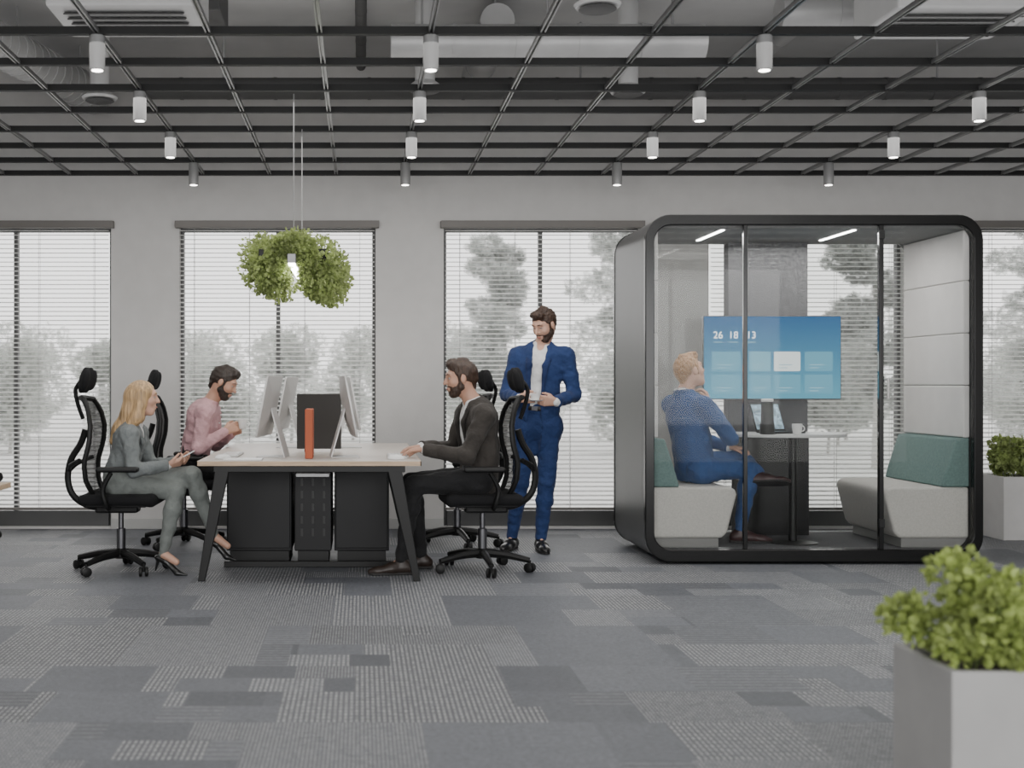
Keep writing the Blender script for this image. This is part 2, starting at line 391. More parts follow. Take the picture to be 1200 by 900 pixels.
# ---------------------------------------------------------------- room
WY=10.51
RX0,RX1,RY0=-6.2,8.6,-2.6
fl=struct(MB().box(RX0,RX1,RY0,WY+.2,-.1,0).build('floor',mt['carpet'],None,False),'grey striped patchwork carpet floor')
struct(MB().box(RX0,RX1,RY0,WY+.25,3.95,4.1).build('ceiling',mt['ceil'],None,False),'grey concrete ceiling above the metal grid')
w=MB(); WZ0,WZ1=.02,2.56
wins=[(-1.543+2.246*i,-1.543+2.246*i+1.667) for i in range(-2,5)]
w.box(RX0,RX1,WY,WY+.22,WZ1,3.95); w.box(RX0,RX1,WY,WY+.22,-.05,WZ0)
xs=[RX0]+[x for ab in wins for x in ab]+[RX1]
for i in range(0,len(xs),2): w.box(xs[i],xs[i+1],WY,WY+.22,WZ0,WZ1)
struct(w.build('wall_back',mt['wall'],None,False),'light grey wall with tall windows')
struct(MB().box(RX0-.2,RX0,RY0,WY+.2,0,3.95).build('wall_left',mt['wall'],None,False))
struct(MB().box(RX1,RX1+.2,RY0,WY+.2,0,3.95).build('wall_right',mt['wall'],None,False))
bb=MB()
for i in range(0,len(xs),2): bb.box(xs[i],xs[i+1],WY-.015,WY,0,.09)
struct(bb.build('baseboard_back',mt['base'],None,False,bevel=.003))
for i,(a,b) in enumerate(wins):
    e=bpy.data.objects.new('window_%d'%(i+1),None); C.objects.link(e); e.location=((a+b)/2,WY+.1,WZ0); e['kind']='structure'
    m=MB(); t=.028
    m.box(a,a+t,WY+.08,WY+.15,WZ0,WZ1); m.box(b-t,b,WY+.08,WY+.15,WZ0,WZ1); m.box(a+t,b-t,WY+.08,WY+.15,WZ1-t,WZ1); m.box(a+t,b-t,WY+.04,WY+.15,WZ0,.15)
    m.build('window_frame',mt['frame'],e,False,bevel=.003)
    c=(a+b)/2
    MB().box(c-.017,c+.017,WY+.085,WY+.145,.15,WZ1-t).build('mullion',mt['frame'],e,False)
    MB().box(a+t,c-.017,WY+.11,WY+.116,.15,WZ1-t).build('pane',mt['pane'],e,False)
    MB().box(c+.017,b-t,WY+.11,WY+.116,.15,WZ1-t).build('pane',mt['pane'],e,False)
    bl=thing('venetian_blind','white horizontal slat blind on the window '+['beyond the left edge','at the left edge of the room','behind the desk and pink shirted man','behind the standing man in blue','behind the meeting pod','to the right of the meeting pod','beyond the right edge'][i],'blind',(c,WY,.15),0,'venetian blinds on the tall windows')
    MB().box(a-.03,b+.03,WY-.07,WY-.003,WZ1-.01,WZ1+.05).build('headrail',mt['rail'],bl,False,bevel=.004)
    s=MB(); z=.21; k=0
    while z<WZ1-.03:
        yc=WY-.036; tl=math.radians(17); hw=.0195
        pr=[]
        for j in range(4):
            u=-1+2*j/3; pr.append((yc+u*hw*math.cos(tl), z+u*hw*math.sin(tl)+.003*(1-u*u)))
        s.add([(a+.01,y,zz) for y,zz in pr]+[(b-.01,y,zz) for y,zz in pr],[(j,j+1,j+5,j+4) for j in range(3)])
        z+=.038
    s.build('slats',mt['slat'],bl,True)
    MB().box(a+.01,b-.01,WY-.055,WY-.017,.165,.185).build('bottom_rail',mt['rail'],bl,False)
    cm=MB()
    for u in(.08,.36,.64,.92):
        x=a+(b-a)*u; cm.tube([(x,WY-.061,.18),(x,WY-.061,WZ1)],.0018,5); cm.tube([(x,WY-.011,.18),(x,WY-.011,WZ1)],.0018,5)
    cm.build('ladder_cords',mt['cord'],bl)
# outside
struct(MB().box(-60,60,WY+.25,110,-.35,-.15).build('ground',mt['ground'],None,False),'pale paving outside')
rng=random.Random(11)
def tree(name,label,x,y,h,wd,pine=False,group='trees outside the windows',n=900):
    t=thing(name,label,'tree',(x,y,-.15),0,group)
    m=MB(); m.tube([(x,y,-.15),(x+.05,y,h*.4),(x-.05,y,h*.85)],[.04*h/3,.03*h/3,.01],8)
    cl=[]
    if pine:
        for i in range(16):
            zz=h*(.26+.045*i); sd=wd*(1-.04*i)*rng.uniform(.6,1.1); an=rng.uniform(0,6.28)
            px=x+math.cos(an)*sd*.55; py=y+math.sin(an)*sd*.4
            m.tube([(x,y,zz-.15),(px,py,zz)],[.03,.012],6)
            cl.append(((px,py,zz),(sd*.55,sd*.5,h*.04),1))
    else:
        for i in range(14):
            an=rng.uniform(0,6.28); q=rng.uniform(0,wd*.6)
            cx=x+math.cos(an)*q; cy=y+math.sin(an)*q*.6; cz=h*rng.uniform(.16,.80)
            m.tube([(x,y,h*.15),(cx,cy,cz)],[.02,.01],6)
            cl.append(((cx,cy,cz),(wd*.42,wd*.42,h*.17),1))
    m.build('trunk',mt['bark'],t)
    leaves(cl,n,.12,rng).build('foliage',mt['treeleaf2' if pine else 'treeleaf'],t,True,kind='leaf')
G='low bushy trees outside'
for i in range(20):
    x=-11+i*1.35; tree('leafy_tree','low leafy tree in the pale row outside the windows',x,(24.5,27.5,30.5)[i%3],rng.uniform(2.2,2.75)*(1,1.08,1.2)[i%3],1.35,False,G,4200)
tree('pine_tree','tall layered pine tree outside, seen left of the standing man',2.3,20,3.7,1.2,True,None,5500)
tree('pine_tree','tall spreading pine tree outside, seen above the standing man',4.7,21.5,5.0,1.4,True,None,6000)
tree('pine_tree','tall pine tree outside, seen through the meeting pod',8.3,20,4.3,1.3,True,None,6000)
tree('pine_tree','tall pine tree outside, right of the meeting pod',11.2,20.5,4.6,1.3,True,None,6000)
# ---------------------------------------------------------------- ceiling grid, lamps, services
cg=thing('ceiling_grid','black suspended open metal ceiling grid with grey tracks','ceiling grid',(1.2,6,3.01))
for n in range(-11,15):
    x=.353+.56167*n
    if not RX0<x<RX1: continue
    m=MB(); m.box(x-.014,x-.006,RY0+.1,WY-.02,2.998,3.020); m.box(x+.006,x+.014,RY0+.1,WY-.02,2.998,3.020); m.box(x-.014,x+.014,RY0+.1,WY-.02,3.016,3.022)
    m.build('track',mt['gridlight'],cg,False)
for n in range(-14,8):
    y=6.25+.6*n
    if y>WY: continue
    MB().box(RX0+.02,RX1-.02,y-.02,y+.02,2.993,3.032).build('cross_beam',mt['grid'],cg,False)
dl=thing('ceiling_spotlight','','ceiling light')
MB().lathe([(.036,0),(.039,.003),(.039,.17),(.036,.175),(.012,.18)],(0,0,-.18)).build('housing',mt['lampbody'],dl)
MB().lathe([(.028,-.1795),(.028,-.1825)],(0,0,0)).build('diffuser',mt['glow'],dl)
rowlab=['row nearest the camera','second row from the camera','third row from the camera','row nearest the windows']
collab={-1:'leftmost',0:'second from left',1:'third from left',2:'fourth from left'}
first=True
for r,y in enumerate((6.25,7.45,8.65,9.85)):
    for c in(-1,0,1,2):
        if r==0 and c==2: continue
        lab='grey cylindrical ceiling spotlight, %s in the %s'%(collab[c],rowlab[r])
        if first: dl.location=(.353+1.685*c,y,2.994); dl['label']=lab; dl['group']='cylindrical ceiling spotlights'; first=False
        else: dup(dl,(.353+1.685*c,y,2.994),0,lab,'cylindrical ceiling spotlights')
def round_duct(name,label,pts,r,mat='duct',rings=.35):
    a,b=V(pts[0]),V(pts[-1]); t=thing(name,label,'duct',(a+b)/2)
    m=MB(); m.tube(pts,r,20)
    L=(b-a).length; k=int(L/rings)
    for i in range(1,k):
        c=a.lerp(b,i/k); d=(b-a).normalized()*.012; m.tube([c-d,c+d],r*1.05,20)
    m.build('pipe',mt[mat],t)
    for u in(.1,.5,.9):
        c=a.lerp(b,u); MB().tube([c+V((0,0,r*.9)),V((c.x,c.y,3.951))],.008,6).build('hanger',mt['cord'],t)
round_duct('round_duct','grey round duct crossing the ceiling above the standing man',[(.2,8.3,3.52),(2.3,8.3,3.52)],.12)
round_duct('round_duct','grey round duct crossing the ceiling above the pod',[(2.7,8.0,3.62),(6.5,8.0,3.62)],.12)
round_duct('round_duct','grey round duct running from front to back over the desk',[(.95,8.6,3.76),(.95,10.2,3.76)],.12)
round_duct('round_duct','dark round duct crossing the ceiling near the windows',[(-1.7,9.3,3.45),(5,9.3,3.45)],.08,'ductdark')
round_duct('round_duct','grey spiral duct running from front to back at the left',[(-2.75,7.6,3.6),(-2.2,10.2,3.6)],.15,'duct',.12)
round_duct('round_duct','thin grey pipe at the upper left of the ceiling',[(-1.9,6.9,3.45),(-3.6,6.9,3.45)],.045)
round_duct('round_duct','thin pale pipe beside the duct over the pod',[(3.2,5.2,3.86),(3.2,9.8,3.86)],.06)
round_duct('round_duct','thin dark pipe running from front to back in the middle',[(0,5.2,3.8),(0,10,3.8)],.04,'ductdark')
for j,(x0,x1,y0,y1,lab) in enumerate([(-1.9,-.9,7.9,8.4,'left of the pendant plant'),(.08,.8,7.0,7.5,'near the front centre'),(1.7,2.6,7.2,7.6,'right of centre'),(4.0,5.0,6.9,7.4,'above the pod')]):
    tag(MB().box(x0,x1,y0,y1,3.62,3.951).build('rectangular_duct',mt['ductdark'],None,False,bevel=.01),'dark rectangular duct box under the ceiling '+lab,'duct')
def cassette(x,y,lab):
    t=thing('air_conditioner',lab,'air conditioner',(x,y,3.35))
    MB().box(x-.42,x+.42,y-.32,y+.32,3.35,3.6).build('casing',mt['acwhite'],t,False,bevel=.015)
    for k in range(5):
        g=MB(); g.obox((x,y-.2+.1*k,3.342),(.34,.03,.004),Matrix.Rotation(.4,3,'X')); g.build('louvre',mt['ductdark'],t,False)
    for sx in(-.38,.38): MB().tube([(x+sx,y,3.6),(x+sx,y,3.951)],.008,6).build('hanger',mt['cord'],t)
cassette(-1.35,7.25,'white louvred air conditioner above the grid at the left')
cassette(3.45,7.3,'white louvred air conditioner above the grid at the upper right')
for x,y,lab in((-2.15,6.6,'at the upper left corner'),(1.3,6.8,'near the top centre'),(-1.9,9.0,'above the left side behind the spiral duct'),(.45,8.7,'over the standing man side'),(1.9,8.8,'left of the pod'),(4.6,7.8,'above the pod right side')):
    t=thing('round_vent','round white ceiling air vent '+lab,'vent',(x,y,3.3),0,'round ceiling vents')
    MB().lathe([(.12,3.3),(.13,3.315),(.07,3.36),(.07,3.951)],(x,y,0)).build('vent_neck',mt['acwhite'],t)
    MB().lathe([(.09,3.28),(.105,3.288),(.05,3.3)],(x,y,0)).build('vent_ring',mt['ductdark'],t)
# ---------------------------------------------------------------- office chair
def make_chair():
    t=thing('office_chair','','chair')
    m=MB(); m.lathe([(.045,.085),(.05,.10),(.045,.13),(.03,.15)],(0,0,0),20)
    for k in range(5):
        a=math.radians(72*k+20); m.tube(smooth_path([(0.03*math.cos(a),.03*math.sin(a),.118),(.16*math.cos(a),.16*math.sin(a),.108),(.31*math.cos(a),.31*math.sin(a),.078)],3),[.03,.028,.026,.024,.022,.02,.018],8)
    m.build('star_base',mt['black'],t)
    for k in range(5):
        a=math.radians(72*k+20); cx,cy=.31*math.cos(a),.31*math.sin(a)
        m=MB(); m.tube([(cx,cy,.03),(cx,cy,.08)],.009,8)
        d=V((math.cos(a+1.1),math.sin(a+1.1),0)); q=V((-d.y,d.x,0))
        for sg in(-1,1):
            c=V((cx,cy,.031)); m.tube([c+d*sg*.008,c+d*sg*.012,c+d*sg*.026,c+d*sg*.03],[.024,.031,.031,.024],14)
        m.tube([V((cx,cy,.034))-d*.012+q*.012,V((cx,cy,.05))],.012,6)
        m.build('caster',mt['plastic'],t)
    MB().lathe([(.03,.13),(.03,.28),(.018,.285),(.018,.40)],(0,0,0),16).build('gas_lift',mt['chrome'],t)
    MB().box(-.16,.12,-.07,.07,.385,.44).build('tilt_mechanism',mt['plastic'],t,False,bevel=.015)
    s=SDF().rbox((.01,0,.483),(.25,.25,.035),.034); s.cone((.23,-.2,.475),(.23,.2,.475),.03,k=.04)
    s.build('seat',mt['seatfab'],t,.012)
    MB().box(-.2,.2,-.2,.2,.435,.455).build('seat_pan',mt['plastic'],t,False,bevel=.008)
    pr=[(.52,-.205,.15),(.60,-.240,.19),(.72,-.248,.215),(.85,-.212,.225),(.96,-.205,.22),(1.06,-.225,.19),(1.13,-.262,.14)]
    zs=np.linspace(.52,1.13,15); bx=np.interp(zs,[p[0] for p in pr],[p[1] for p in pr]); bw=np.interp(zs,[p[0] for p in pr],[p[2] for p in pr])
    m=MB(); nu=9
    for i in range(15):
        for j in range(nu):
            u=-1+2*j/(nu-1); m.v.append((bx[i]+.05*u*u,u*bw[i],zs[i]))
    for i in range(14):
        for j in range(nu-1): a=i*nu+j; m.f.append((a,a+1,a+nu+1,a+nu))
    m.build('backrest_mesh',mt['mesh'],t)
    m=MB(); out=[]
    for i in range(15): out.append((bx[i]+.05,bw[i],zs[i]))
    for j in range(1,8): u=1-j/4; out.append((bx[14]+.05*u*u,u*bw[14],1.13+.012*(1-u*u)))
    for i in range(14,-1,-1): out.append((bx[i]+.05,-bw[i],zs[i]))
    for j in range(1,8): u=-1+j/4; out.append((bx[0]+.05*u*u,u*bw[0],.52-.012*(1-u*u)))
    m.tube(out,.017,8,closed=True); m.build('back_frame',mt['plastic'],t)
    m=MB()
    m.tube(smooth_path([(-.05,0,.42),(-.2,0,.425),(-.31,0,.49),(-.35,0,.60),(-.33,0,.73),(-.265,0,.84),(-.235,0,.93)]),.024,8,ref=(0,1,0),ry=.022)
    for sg in(-1,1): m.tube(smooth_path([(-.34,0,.66),(-.31,sg*.1,.70),(-.23,sg*.2,.74)]),.014,8)
    m.build('spine',mt['plastic'],t)
    m=MB()
    m.tube(smooth_path([(-.25,0,1.0),(-.285,0,1.10),(-.30,0,1.19),(-.265,0,1.25)]),.02,8,ref=(0,1,0),ry=.014); m.build('headrest_stem',mt['plastic'],t)
    ca,sa=math.cos(.22),math.sin(.22)
    s=SDF()
    for k in range(-3,4):
        y=k*.035; x=-.245+.035*(k/3)**2
        s.ell((x,y,1.255),(.026,.04,.088 if abs(k)<3 else .07),[(ca,0,-sa),(0,1,0),(sa,0,ca)],k=.02)
    s.build('headrest',mt['seatfab'],t,.008)
    for sg in(-1,1):
        m=MB(); m.tube(smooth_path([(-.05,sg*.15,.43),(-.04,sg*.26,.45),(-.06,sg*.285,.56),(-.01,sg*.285,.665)]),.022,8,ry=.016)
        m.build('armrest_post',mt['plastic'],t)
        SDF().rbox((.03,sg*.28,.685),(.135,.042,.017),.016,k=.005).build('armrest_pad',mt['plastic'],t,.007)
    return t
ch=make_chair()
ch.location=(-1.58,8.15,0); ch.rotation_euler=(0,0,0); ch['label']='black mesh office chair the blond woman sits on'; ch['group']='black ergonomic office chairs'
g='black ergonomic office chairs'
dup(ch,(.80,8.15,0),math.pi+.05,'black mesh office chair under the man in the black suit',g)
dup(ch,(-1.34,9.38,0),.06,'black mesh office chair under the man in the pink shirt',g)
dup(ch,(.73,9.38,0),math.pi+.15,'empty black mesh office chair behind the seated man in black suit',g)
dup(ch,(-3.21,9.85,0),-.35,'black office chair cut off by the left edge with only a caster showing',g)
# ---------------------------------------------------------------- desk
DX0,DX1,DY0,DY1=-1.02,.375,7.67,10.02
dk=thing('office_desk','large shared desk with pale top, oak edge and slanted black legs','desk',(-.32,8.85,0))
MB().box(DX0+.004,DX1-.004,DY0+.004,DY1-.004,.727,.752).build('desktop',mt['desktop'],dk,False,bevel=.002)
m=MB(); m.box(DX0,DX1,DY0,DY0+.006,.722,.75); m.box(DX0,DX1,DY1-.006,DY1,.722,.75); m.box(DX0,DX0+.006,DY0,DY1,.722,.75); m.box(DX1-.006,DX1,DY0,DY1,.722,.75); m.build('edge_band',mt['wood'],dk,False)
m=MB(); m.box(DX0+.1,DX1-.1,DY0+.03,DY0+.08,.68,.722); m.box(DX0+.1,DX1-.1,DY1-.08,DY1-.03,.68,.722); m.box(DX0+.22,DX0+.27,DY0+.08,DY1-.08,.68,.722); m.box(DX1-.27,DX1-.22,DY0+.08,DY1-.08,.68,.722); m.box(DX0+.1,DX1-.1,8.82,8.87,.68,.722); m.build('under_frame',mt['black'],dk,False,bevel=.004)
for y in(DY0+.055,DY1-.055):
    for xt,xb in((-.86,-.995),(.205,.35)):
        m=MB(); m.add([(xt-.045,y-.025,.722),(xt+.045,y-.025,.722),(xt+.045,y+.025,.722),(xt-.045,y+.025,.722),(xb-.022,y-.02,0),(xb+.022,y-.02,0),(xb+.022,y+.02,0),(xb-.022,y+.02,0)],[(0,1,2,3),(7,6,5,4),(0,4,5,1),(1,5,6,2),(2,6,7,3),(3,7,4,0)])
        m.build('leg',mt['black'],dk,False,bevel=.004)
MB().box(-.41,-.20,DY0+.12,DY0+.35,.645,.667).build('cable_tray',mt['acwhite'],dk,False,bevel=.005)
def cabinet(name,label,x0,x1,vents=False,y0=8.38,y1=8.92):
    t=thing(name,label,'cabinet',((x0+x1)/2,8.65,0))
    MB().box(x0+.01,x1-.01,y0,y1,.10,.68).build('body',mt['cab'],t,False,bevel=.006)
    MB().box(x0+.03,x1-.03,y0+.03,y1-.03,0,.10).build('plinth',mt['black'],t,False)
    if vents:
        for c in range(3):
            for r in range(5): x=x0+.06+c*(x1-x0-.12)/2; z=.2+.085*r; MB().box(x-.008,x+.008,y0-.006,y0+.002,z,z+.05).build('vent_slot',mt['slot'],t,False)
    else:
        MB().box(x0+.02,x1-.02,y0-.018,y0,.12,.67).build('door',mt['cab'],t,False,bevel=.004)
cabinet('storage_cabinet','dark cabinet under the desk, left of the slotted unit',-.92,-.46)
cabinet('computer_tower','black slotted unit under the middle of the desk',-.46,-.19,True)
cabinet('storage_cabinet','dark cabinet under the desk, right of the slotted unit',-.19,.20)
tag(MB().box(-.92,.20,8.30,8.335,0,.04).build('floor_rail',mt['black'],None,False,bevel=.004),'low black rail in front of the under desk cabinets','rail')
# monitors
def make_monitor():
    t=thing('desktop_monitor','','monitor')
    R=Matrix.Rotation(math.radians(11),3,'Y')
    c=V((0,0,.335)); m=MB()
    rr=rrect(-.29,.29,-.20,.20,.02,3)
    front=[c+R@V((-.006,y,z)) for y,z in rr]; mid=[c+R@V((.006,y,z)) for y,z in rr]; bk=[c+R@V((.03,y*.45,z*.45)) for y,z in rr]
    k=len(rr); m.add(front+mid+bk,[tuple(range(k)),tuple(range(3*k-1,2*k-1,-1))]+[(i,i+k,(i+1)%k+k,(i+1)%k) for i in range(k)]+[(i+k,i+2*k,(i+1)%k+2*k,(i+1)%k+k) for i in range(k)])
    m.build('casing',mt['silver'],t,True,angle=20)
    m=MB(); m.add([c+R@V((-.0075,y,z)) for y,z in rrect(-.28,.28,-.15,.19,.01,3)],[tuple(range(16))]); m.build('screen',mt['screenblack'],t,False)
    m=MB(); m.add([V((.02,-.09,.32)),V((.02,.09,.32)),V((.11,.1,.006)),V((.11,-.1,.006)),V((.028,-.09,.325)),V((.028,.09,.325)),V((.118,.1,.006)),V((.118,-.1,.006))],[(0,1,2,3),(7,6,5,4),(0,4,5,1),(2,6,7,3),(1,5,6,2),(0,3,7,4)])
    m.build('stand',mt['silver'],t,False)
    MB().box(-.07,.118,-.1,.1,0,.007).build('foot',mt['silver'],t,False,bevel=.002)
    return t
mo=make_monitor(); g='silver desktop monitors'
mo.location=(-.60,8.12,.752); mo.rotation_euler=(0,0,-.10); mo['label']='silver desktop monitor in front of the blond woman'; mo['group']=g
dup(mo,(-.555,9.32,.752),-.10,'silver desktop monitor in front of the pink shirted man',g)
dup(mo,(-.085,8.12,.752),math.pi+.08,'silver desktop monitor facing the man in the black suit',g)
dup(mo,(-.07,9.32,.752),math.pi+.10,'silver desktop monitor facing the empty chair',g)
t=thing('desk_divider','black upright divider screen between the silver monitors','divider',(-.29,8.78,.752))
MB().box(-.455,-.14,8.77,8.79,.77,1.16).build('panel',mt['darkpanel'],t,False,bevel=.004)
MB().box(-.40,-.38,8.73,8.83,.752,.775).build('foot',mt['black'],t,False); MB().box(-.21,-.19,8.73,8.83,.752,.775).build('foot',mt['black'],t,False)
t=thing('file_stand','slim orange upright folder standing on the desk near the front','folder',(-.335,7.95,.752))
MB().box(-.358,-.308,7.9,8.12,.752,1.07).build('cover',mt['orange'],t,False,bevel=.006)
MB().box(-.352,-.314,7.897,8.10,.757,1.055).build('pages',mt['orange'],t,False)
def keyboard(x,y,rz,lab):
    t=thing('keyboard',lab,'keyboard',(x,y,.752),0)
    MB().box(x-.06,x+.06,y-.21,y+.21,.752,.764).build('base',mt['silver'],t,False,bevel=.003)
    m=MB()
    for i in range(5):
        for j in range(15): m.box(x-.052+.021*i,x-.034+.021*i,y-.2+.0268*j,y-.178+.0268*j,.764,.768)
    m.build('keys',mt['white'],t,False)
keyboard(.235,8.1,0,'silver keyboard under the hands of the man in black')
keyboard(-.86,8.25,0,'silver keyboard at the left side of the desk')
def mouse(x,y,lab):
    s=SDF().ell((x,y,.757),(.055,.032,.028),k=.005); s.plane((x,y,.753),(0,0,-1)); tag(s.build('computer_mouse',mt['white'],None,.004),lab,'mouse')
mouse(-.88,7.88,'white mouse near the front left desk corner'); mouse(.22,7.82,'white mouse near the front right desk corner')
t=thing('notebook','closed pale notebook lying on the front of the desk','notebook',(-.75,7.78,.752))
MB().box(-.86,-.62,7.71,7.84,.753,.763).build('cover',mt['white'],t,False,bevel=.002)
MB().box(-.857,-.618,7.713,7.837,.7545,.7615).build('pages',mt['acwhite'],t,False)
# neighbouring desk at left edge
t=thing('office_desk','corner of another oak desk cut off by the left edge','desk',(-2.5,5.5,0))
MB().box(-3.3,-1.705,4.9,6.03,.725,.752).build('desktop',mt['wood'],t,False,bevel=.003)
MB().box(-3.2,-1.85,5.0,5.93,.68,.725).build('under_frame',mt['black'],t,False,bevel=.004)
for x in(-3.15,-1.95):
    for y in(5.05,5.88): MB().tube([(x,y,.7),(x-.1,y,0)],.022,8).build('leg',mt['black'],t)
# pendant with plant
t=thing('pendant_planter','linear pendant lamp wrapped in leafy green plant hanging over the desk','pendant lamp',(-.41,8.4,1.93))
MB().box(-.435,-.385,7.3,9.9,1.945,2.0).build('lamp_bar',mt['lampbody'],t,False,bevel=.004)
MB().box(-.43,-.39,7.31,9.89,1.935,1.946).build('diffuser',mt['strip'],t,False)
for y in(7.55,8.6): MB().tube([(-.41,y,2.0),(-.41,y,3.0)],.0035,6).build('cord',mt['cord'],t)
for x in(-.57,-.25): MB().box(x-.05,x+.05,7.50,8.5,1.99,2.05).build('trough',mt['black'],t,False,bevel=.004)
cl=[]
for i in range(16):
    y=7.42+i*.07
    cl.append(((-.58+rng.uniform(-.06,.06),y,1.97+rng.uniform(-.10,.09)),(.12,.09,.12),1)); cl.append(((-.24+rng.uniform(-.06,.06),y,1.95+rng.uniform(-.12,.09)),(.12,.09,.13),1))
    cl.append(((-.41+rng.uniform(-.05,.05),y,2.07+rng.uniform(-.02,.04)),(.12,.09,.06),.7))
cl+=[((-.68,7.5,1.93),(.06,.08,.09),.6),((-.55,7.5,1.83),(.08,.08,.08),1.2),((-.62,7.5,1.86),(.07,.08,.08),.9),((-.17,7.5,1.82),(.08,.08,.13),1.0),((-.27,7.5,1.83),(.08,.08,.10),1.3),((-.12,7.5,1.95),(.05,.08,.08),.5),((-.50,7.38,2.00),(.07,.05,.10),2.0),((-.32,7.38,2.00),(.07,.05,.10),2.0),((-.41,7.34,2.07),(.12,.05,.06),1.6),((-.49,7.48,1.90),(.05,.08,.08),1.3),((-.335,7.48,1.89),(.045,.08,.08),1.3),((-.50,7.9,1.90),(.05,.2,.08),1.3),((-.33,7.9,1.89),(.045,.2,.08),1.3)]
leaves(cl,15000,.025,rng,.5,.3).build('foliage',mt['leafB'],t,False,kind='leaf')
# ---------------------------------------------------------------- pod
PX0,PX1,PZ1,PY0,PY1=1.942,4.238,2.382,8.43,9.50
pod=thing('meeting_pod','black framed glass meeting pod with rounded corners','meeting pod',((PX0+PX1)/2,8.95,0))
ou=rrect(PX0,PX1,.02,PZ1,.17); inn=rrect(PX0+.055,PX1-.055,.095,PZ1-.065,.12)
MB().ring(ou,inn,PY0+.05,PY1-.04).build('shell',mt['podside'],pod,angle=35)
ou2=rrect(PX0-.004,PX1+.004,.016,PZ1+.004,.174); in2=rrect(PX0+.058,PX1-.058,.10,PZ1-.068,.115)
MB().ring(ou2,in2,PY0,PY0+.055).build('front_frame',mt['podblack'],pod,bevel=.006,angle=35)
MB().ring(ou2,in2,PY1-.045,PY1).build('rear_frame',mt['podblack'],pod,bevel=.006,angle=35)
for x in(PX0+.3,PX1-.3):
    for y in(8.6,9.3): MB().lathe([(.03,0),(.03,.02)],(x,y,0),16).build('foot',mt['black'],pod)
MB().box(PX0+.05,PX1-.05,PY0+.05,PY1-.045,.088,.102).build('pod_floor',mt['podfloor'],pod,False)
MB().box(PX0+.1,PX1-.1,PY0+.055,PY1-.045,PZ1-.085,PZ1-.06).build('pod_ceiling',mt['podceil'],pod,False)
for x in(2.50,3.41): MB().box(x-.012,x+.012,PY0+.12,PY0+.75,PZ1-.092,PZ1-.0845).build('strip_light',mt['strip'],pod,False)
xa,xb=(874.5-VX)/172,(1034-VX)/172
m=MB(); m.box(xa-.013,xa+.013,PY0+.01,PY0+.05,.10,PZ1-.065); m.build('post',mt['podblack'],pod,False,bevel=.003)
m=MB(); m.box(xb-.015,xb+.015,PY0+.01,PY0+.05,.10,PZ1-.065); m.build('post',mt['podblack'],pod,False,bevel=.003)
for a,b,nm in((PX0+.05,xa-.014,'glass_panel'),(xa+.014,xb-.016,'glass_door'),(xb+.016,PX1-.05,'glass_panel')):
    MB().box(a,b,PY0+.026,PY0+.034,.11,PZ1-.075).build(nm,mt['glass'],pod,False)
MB().box(PX0+.06,PX1-.06,PY1-.026,PY1-.02,.11,PZ1-.075).build('rear_glass',mt['glass'],pod,False)
for z in(2.25,.28): MB().box(xb-.018,xb+.018,PY0+.0,PY0+.02,z-.03,z+.03).build('hinge',mt['black'],pod,False,bevel=.003)
m=MB(); m.tube([(xb+.03,PY0-.025,1.13),(xb+.03,PY0-.025,1.27)],.009,10); m.tube([(xb+.03,PY0-.025,1.14),(xb+.03,PY0+.03,1.14)],.006,8); m.tube([(xb+.03,PY0-.025,1.26),(xb+.03,PY0+.03,1.26)],.006,8)
m.build('door_handle',mt['silver'],pod)
for sd,x0,x1 in((0,PX0+.055,PX0+.10),(1,PX1-.10,PX1-.055)):
    zz=[.86,1.22,1.58,1.94,2.29]
    for i in range(4):
        MB().box(x0,x1,PY0+.07,PY1-.06,zz[i]+.001,zz[i+1]-.001).build('padded_panel',mt['padlight'],pod,False,bevel=.010,seg=3)
MB().box(2.77,3.37,9.33,PY1-.045,.87,PZ1-.085).build('media_column',mt['greyfelt'],pod,False,bevel=.004)
MB().box(2.83,3.34,9.22,PY1-.045,.102,.845).build('cabinet_panel',mt['podblack'],pod,False,bevel=.004)
def bench(x0,x1,side,lab):
    t=thing('bench_seat',lab,'bench',((x0+x1)/2,8.92,.102))
    y0,y1=PY0+.075,PY1-.12
    s=1 if side=='L' else -1; xw=x0 if side=='L' else x1; xf=x1 if side=='L' else x0
    xi=xf-s*.10
    pr=[(xw,.17),(xi,.17),(xi+s*.035,.21),(xf-s*.012,.42),(xf,.47),(xf-s*.01,.505),(xf-s*.05,.52),(xw,.52)]
    MB().prism(pr,y0,y1).build('seat_cushion',mt['benchfab'],t,True,bevel=.018,seg=3,angle=50)
    MB().prism([(xw,.102),(xi-s*.02,.102),(xi-s*.02,.172),(xw,.172)],y0+.02,y1-.02).build('plinth',mt['benchbase'],t,False,bevel=.006)
    MB().prism([(xw,.522),(xw+s*.19,.522),(xw+s*.17,.60),(xw+s*.09,.85),(xw,.862)],y0-.005,y1+.05).build('back_cushion',mt['teal'],t,True,bevel=.012,seg=3,angle=50)
bench(PX0+.057,2.585,'L','light grey bench with teal back inside the pod, under the seated man')
bench(3.60,PX1-.057,'R','empty light grey bench with teal back at the right inside the pod')
# pod table
t=thing('pod_table','small white rounded table with black column leg inside the pod','table',(3.07,8.95,.102))
poly=[]
for i in range(25):
    a=math.pi+math.pi*i/24; poly.append((3.07+.42*math.cos(a),8.92+.27*math.sin(a)))
poly+=[(3.49,9.195),(2.65,9.195)]
MB().prism(poly,.852,.875,'xy').build('tabletop',mt['tablewhite'],t,True,bevel=.004)
MB().lathe([(.17,.102),(.17,.108),(.03,.118),(.028,.852)],(3.07,8.80,0),24).build('pedestal_leg',mt['black'],t)
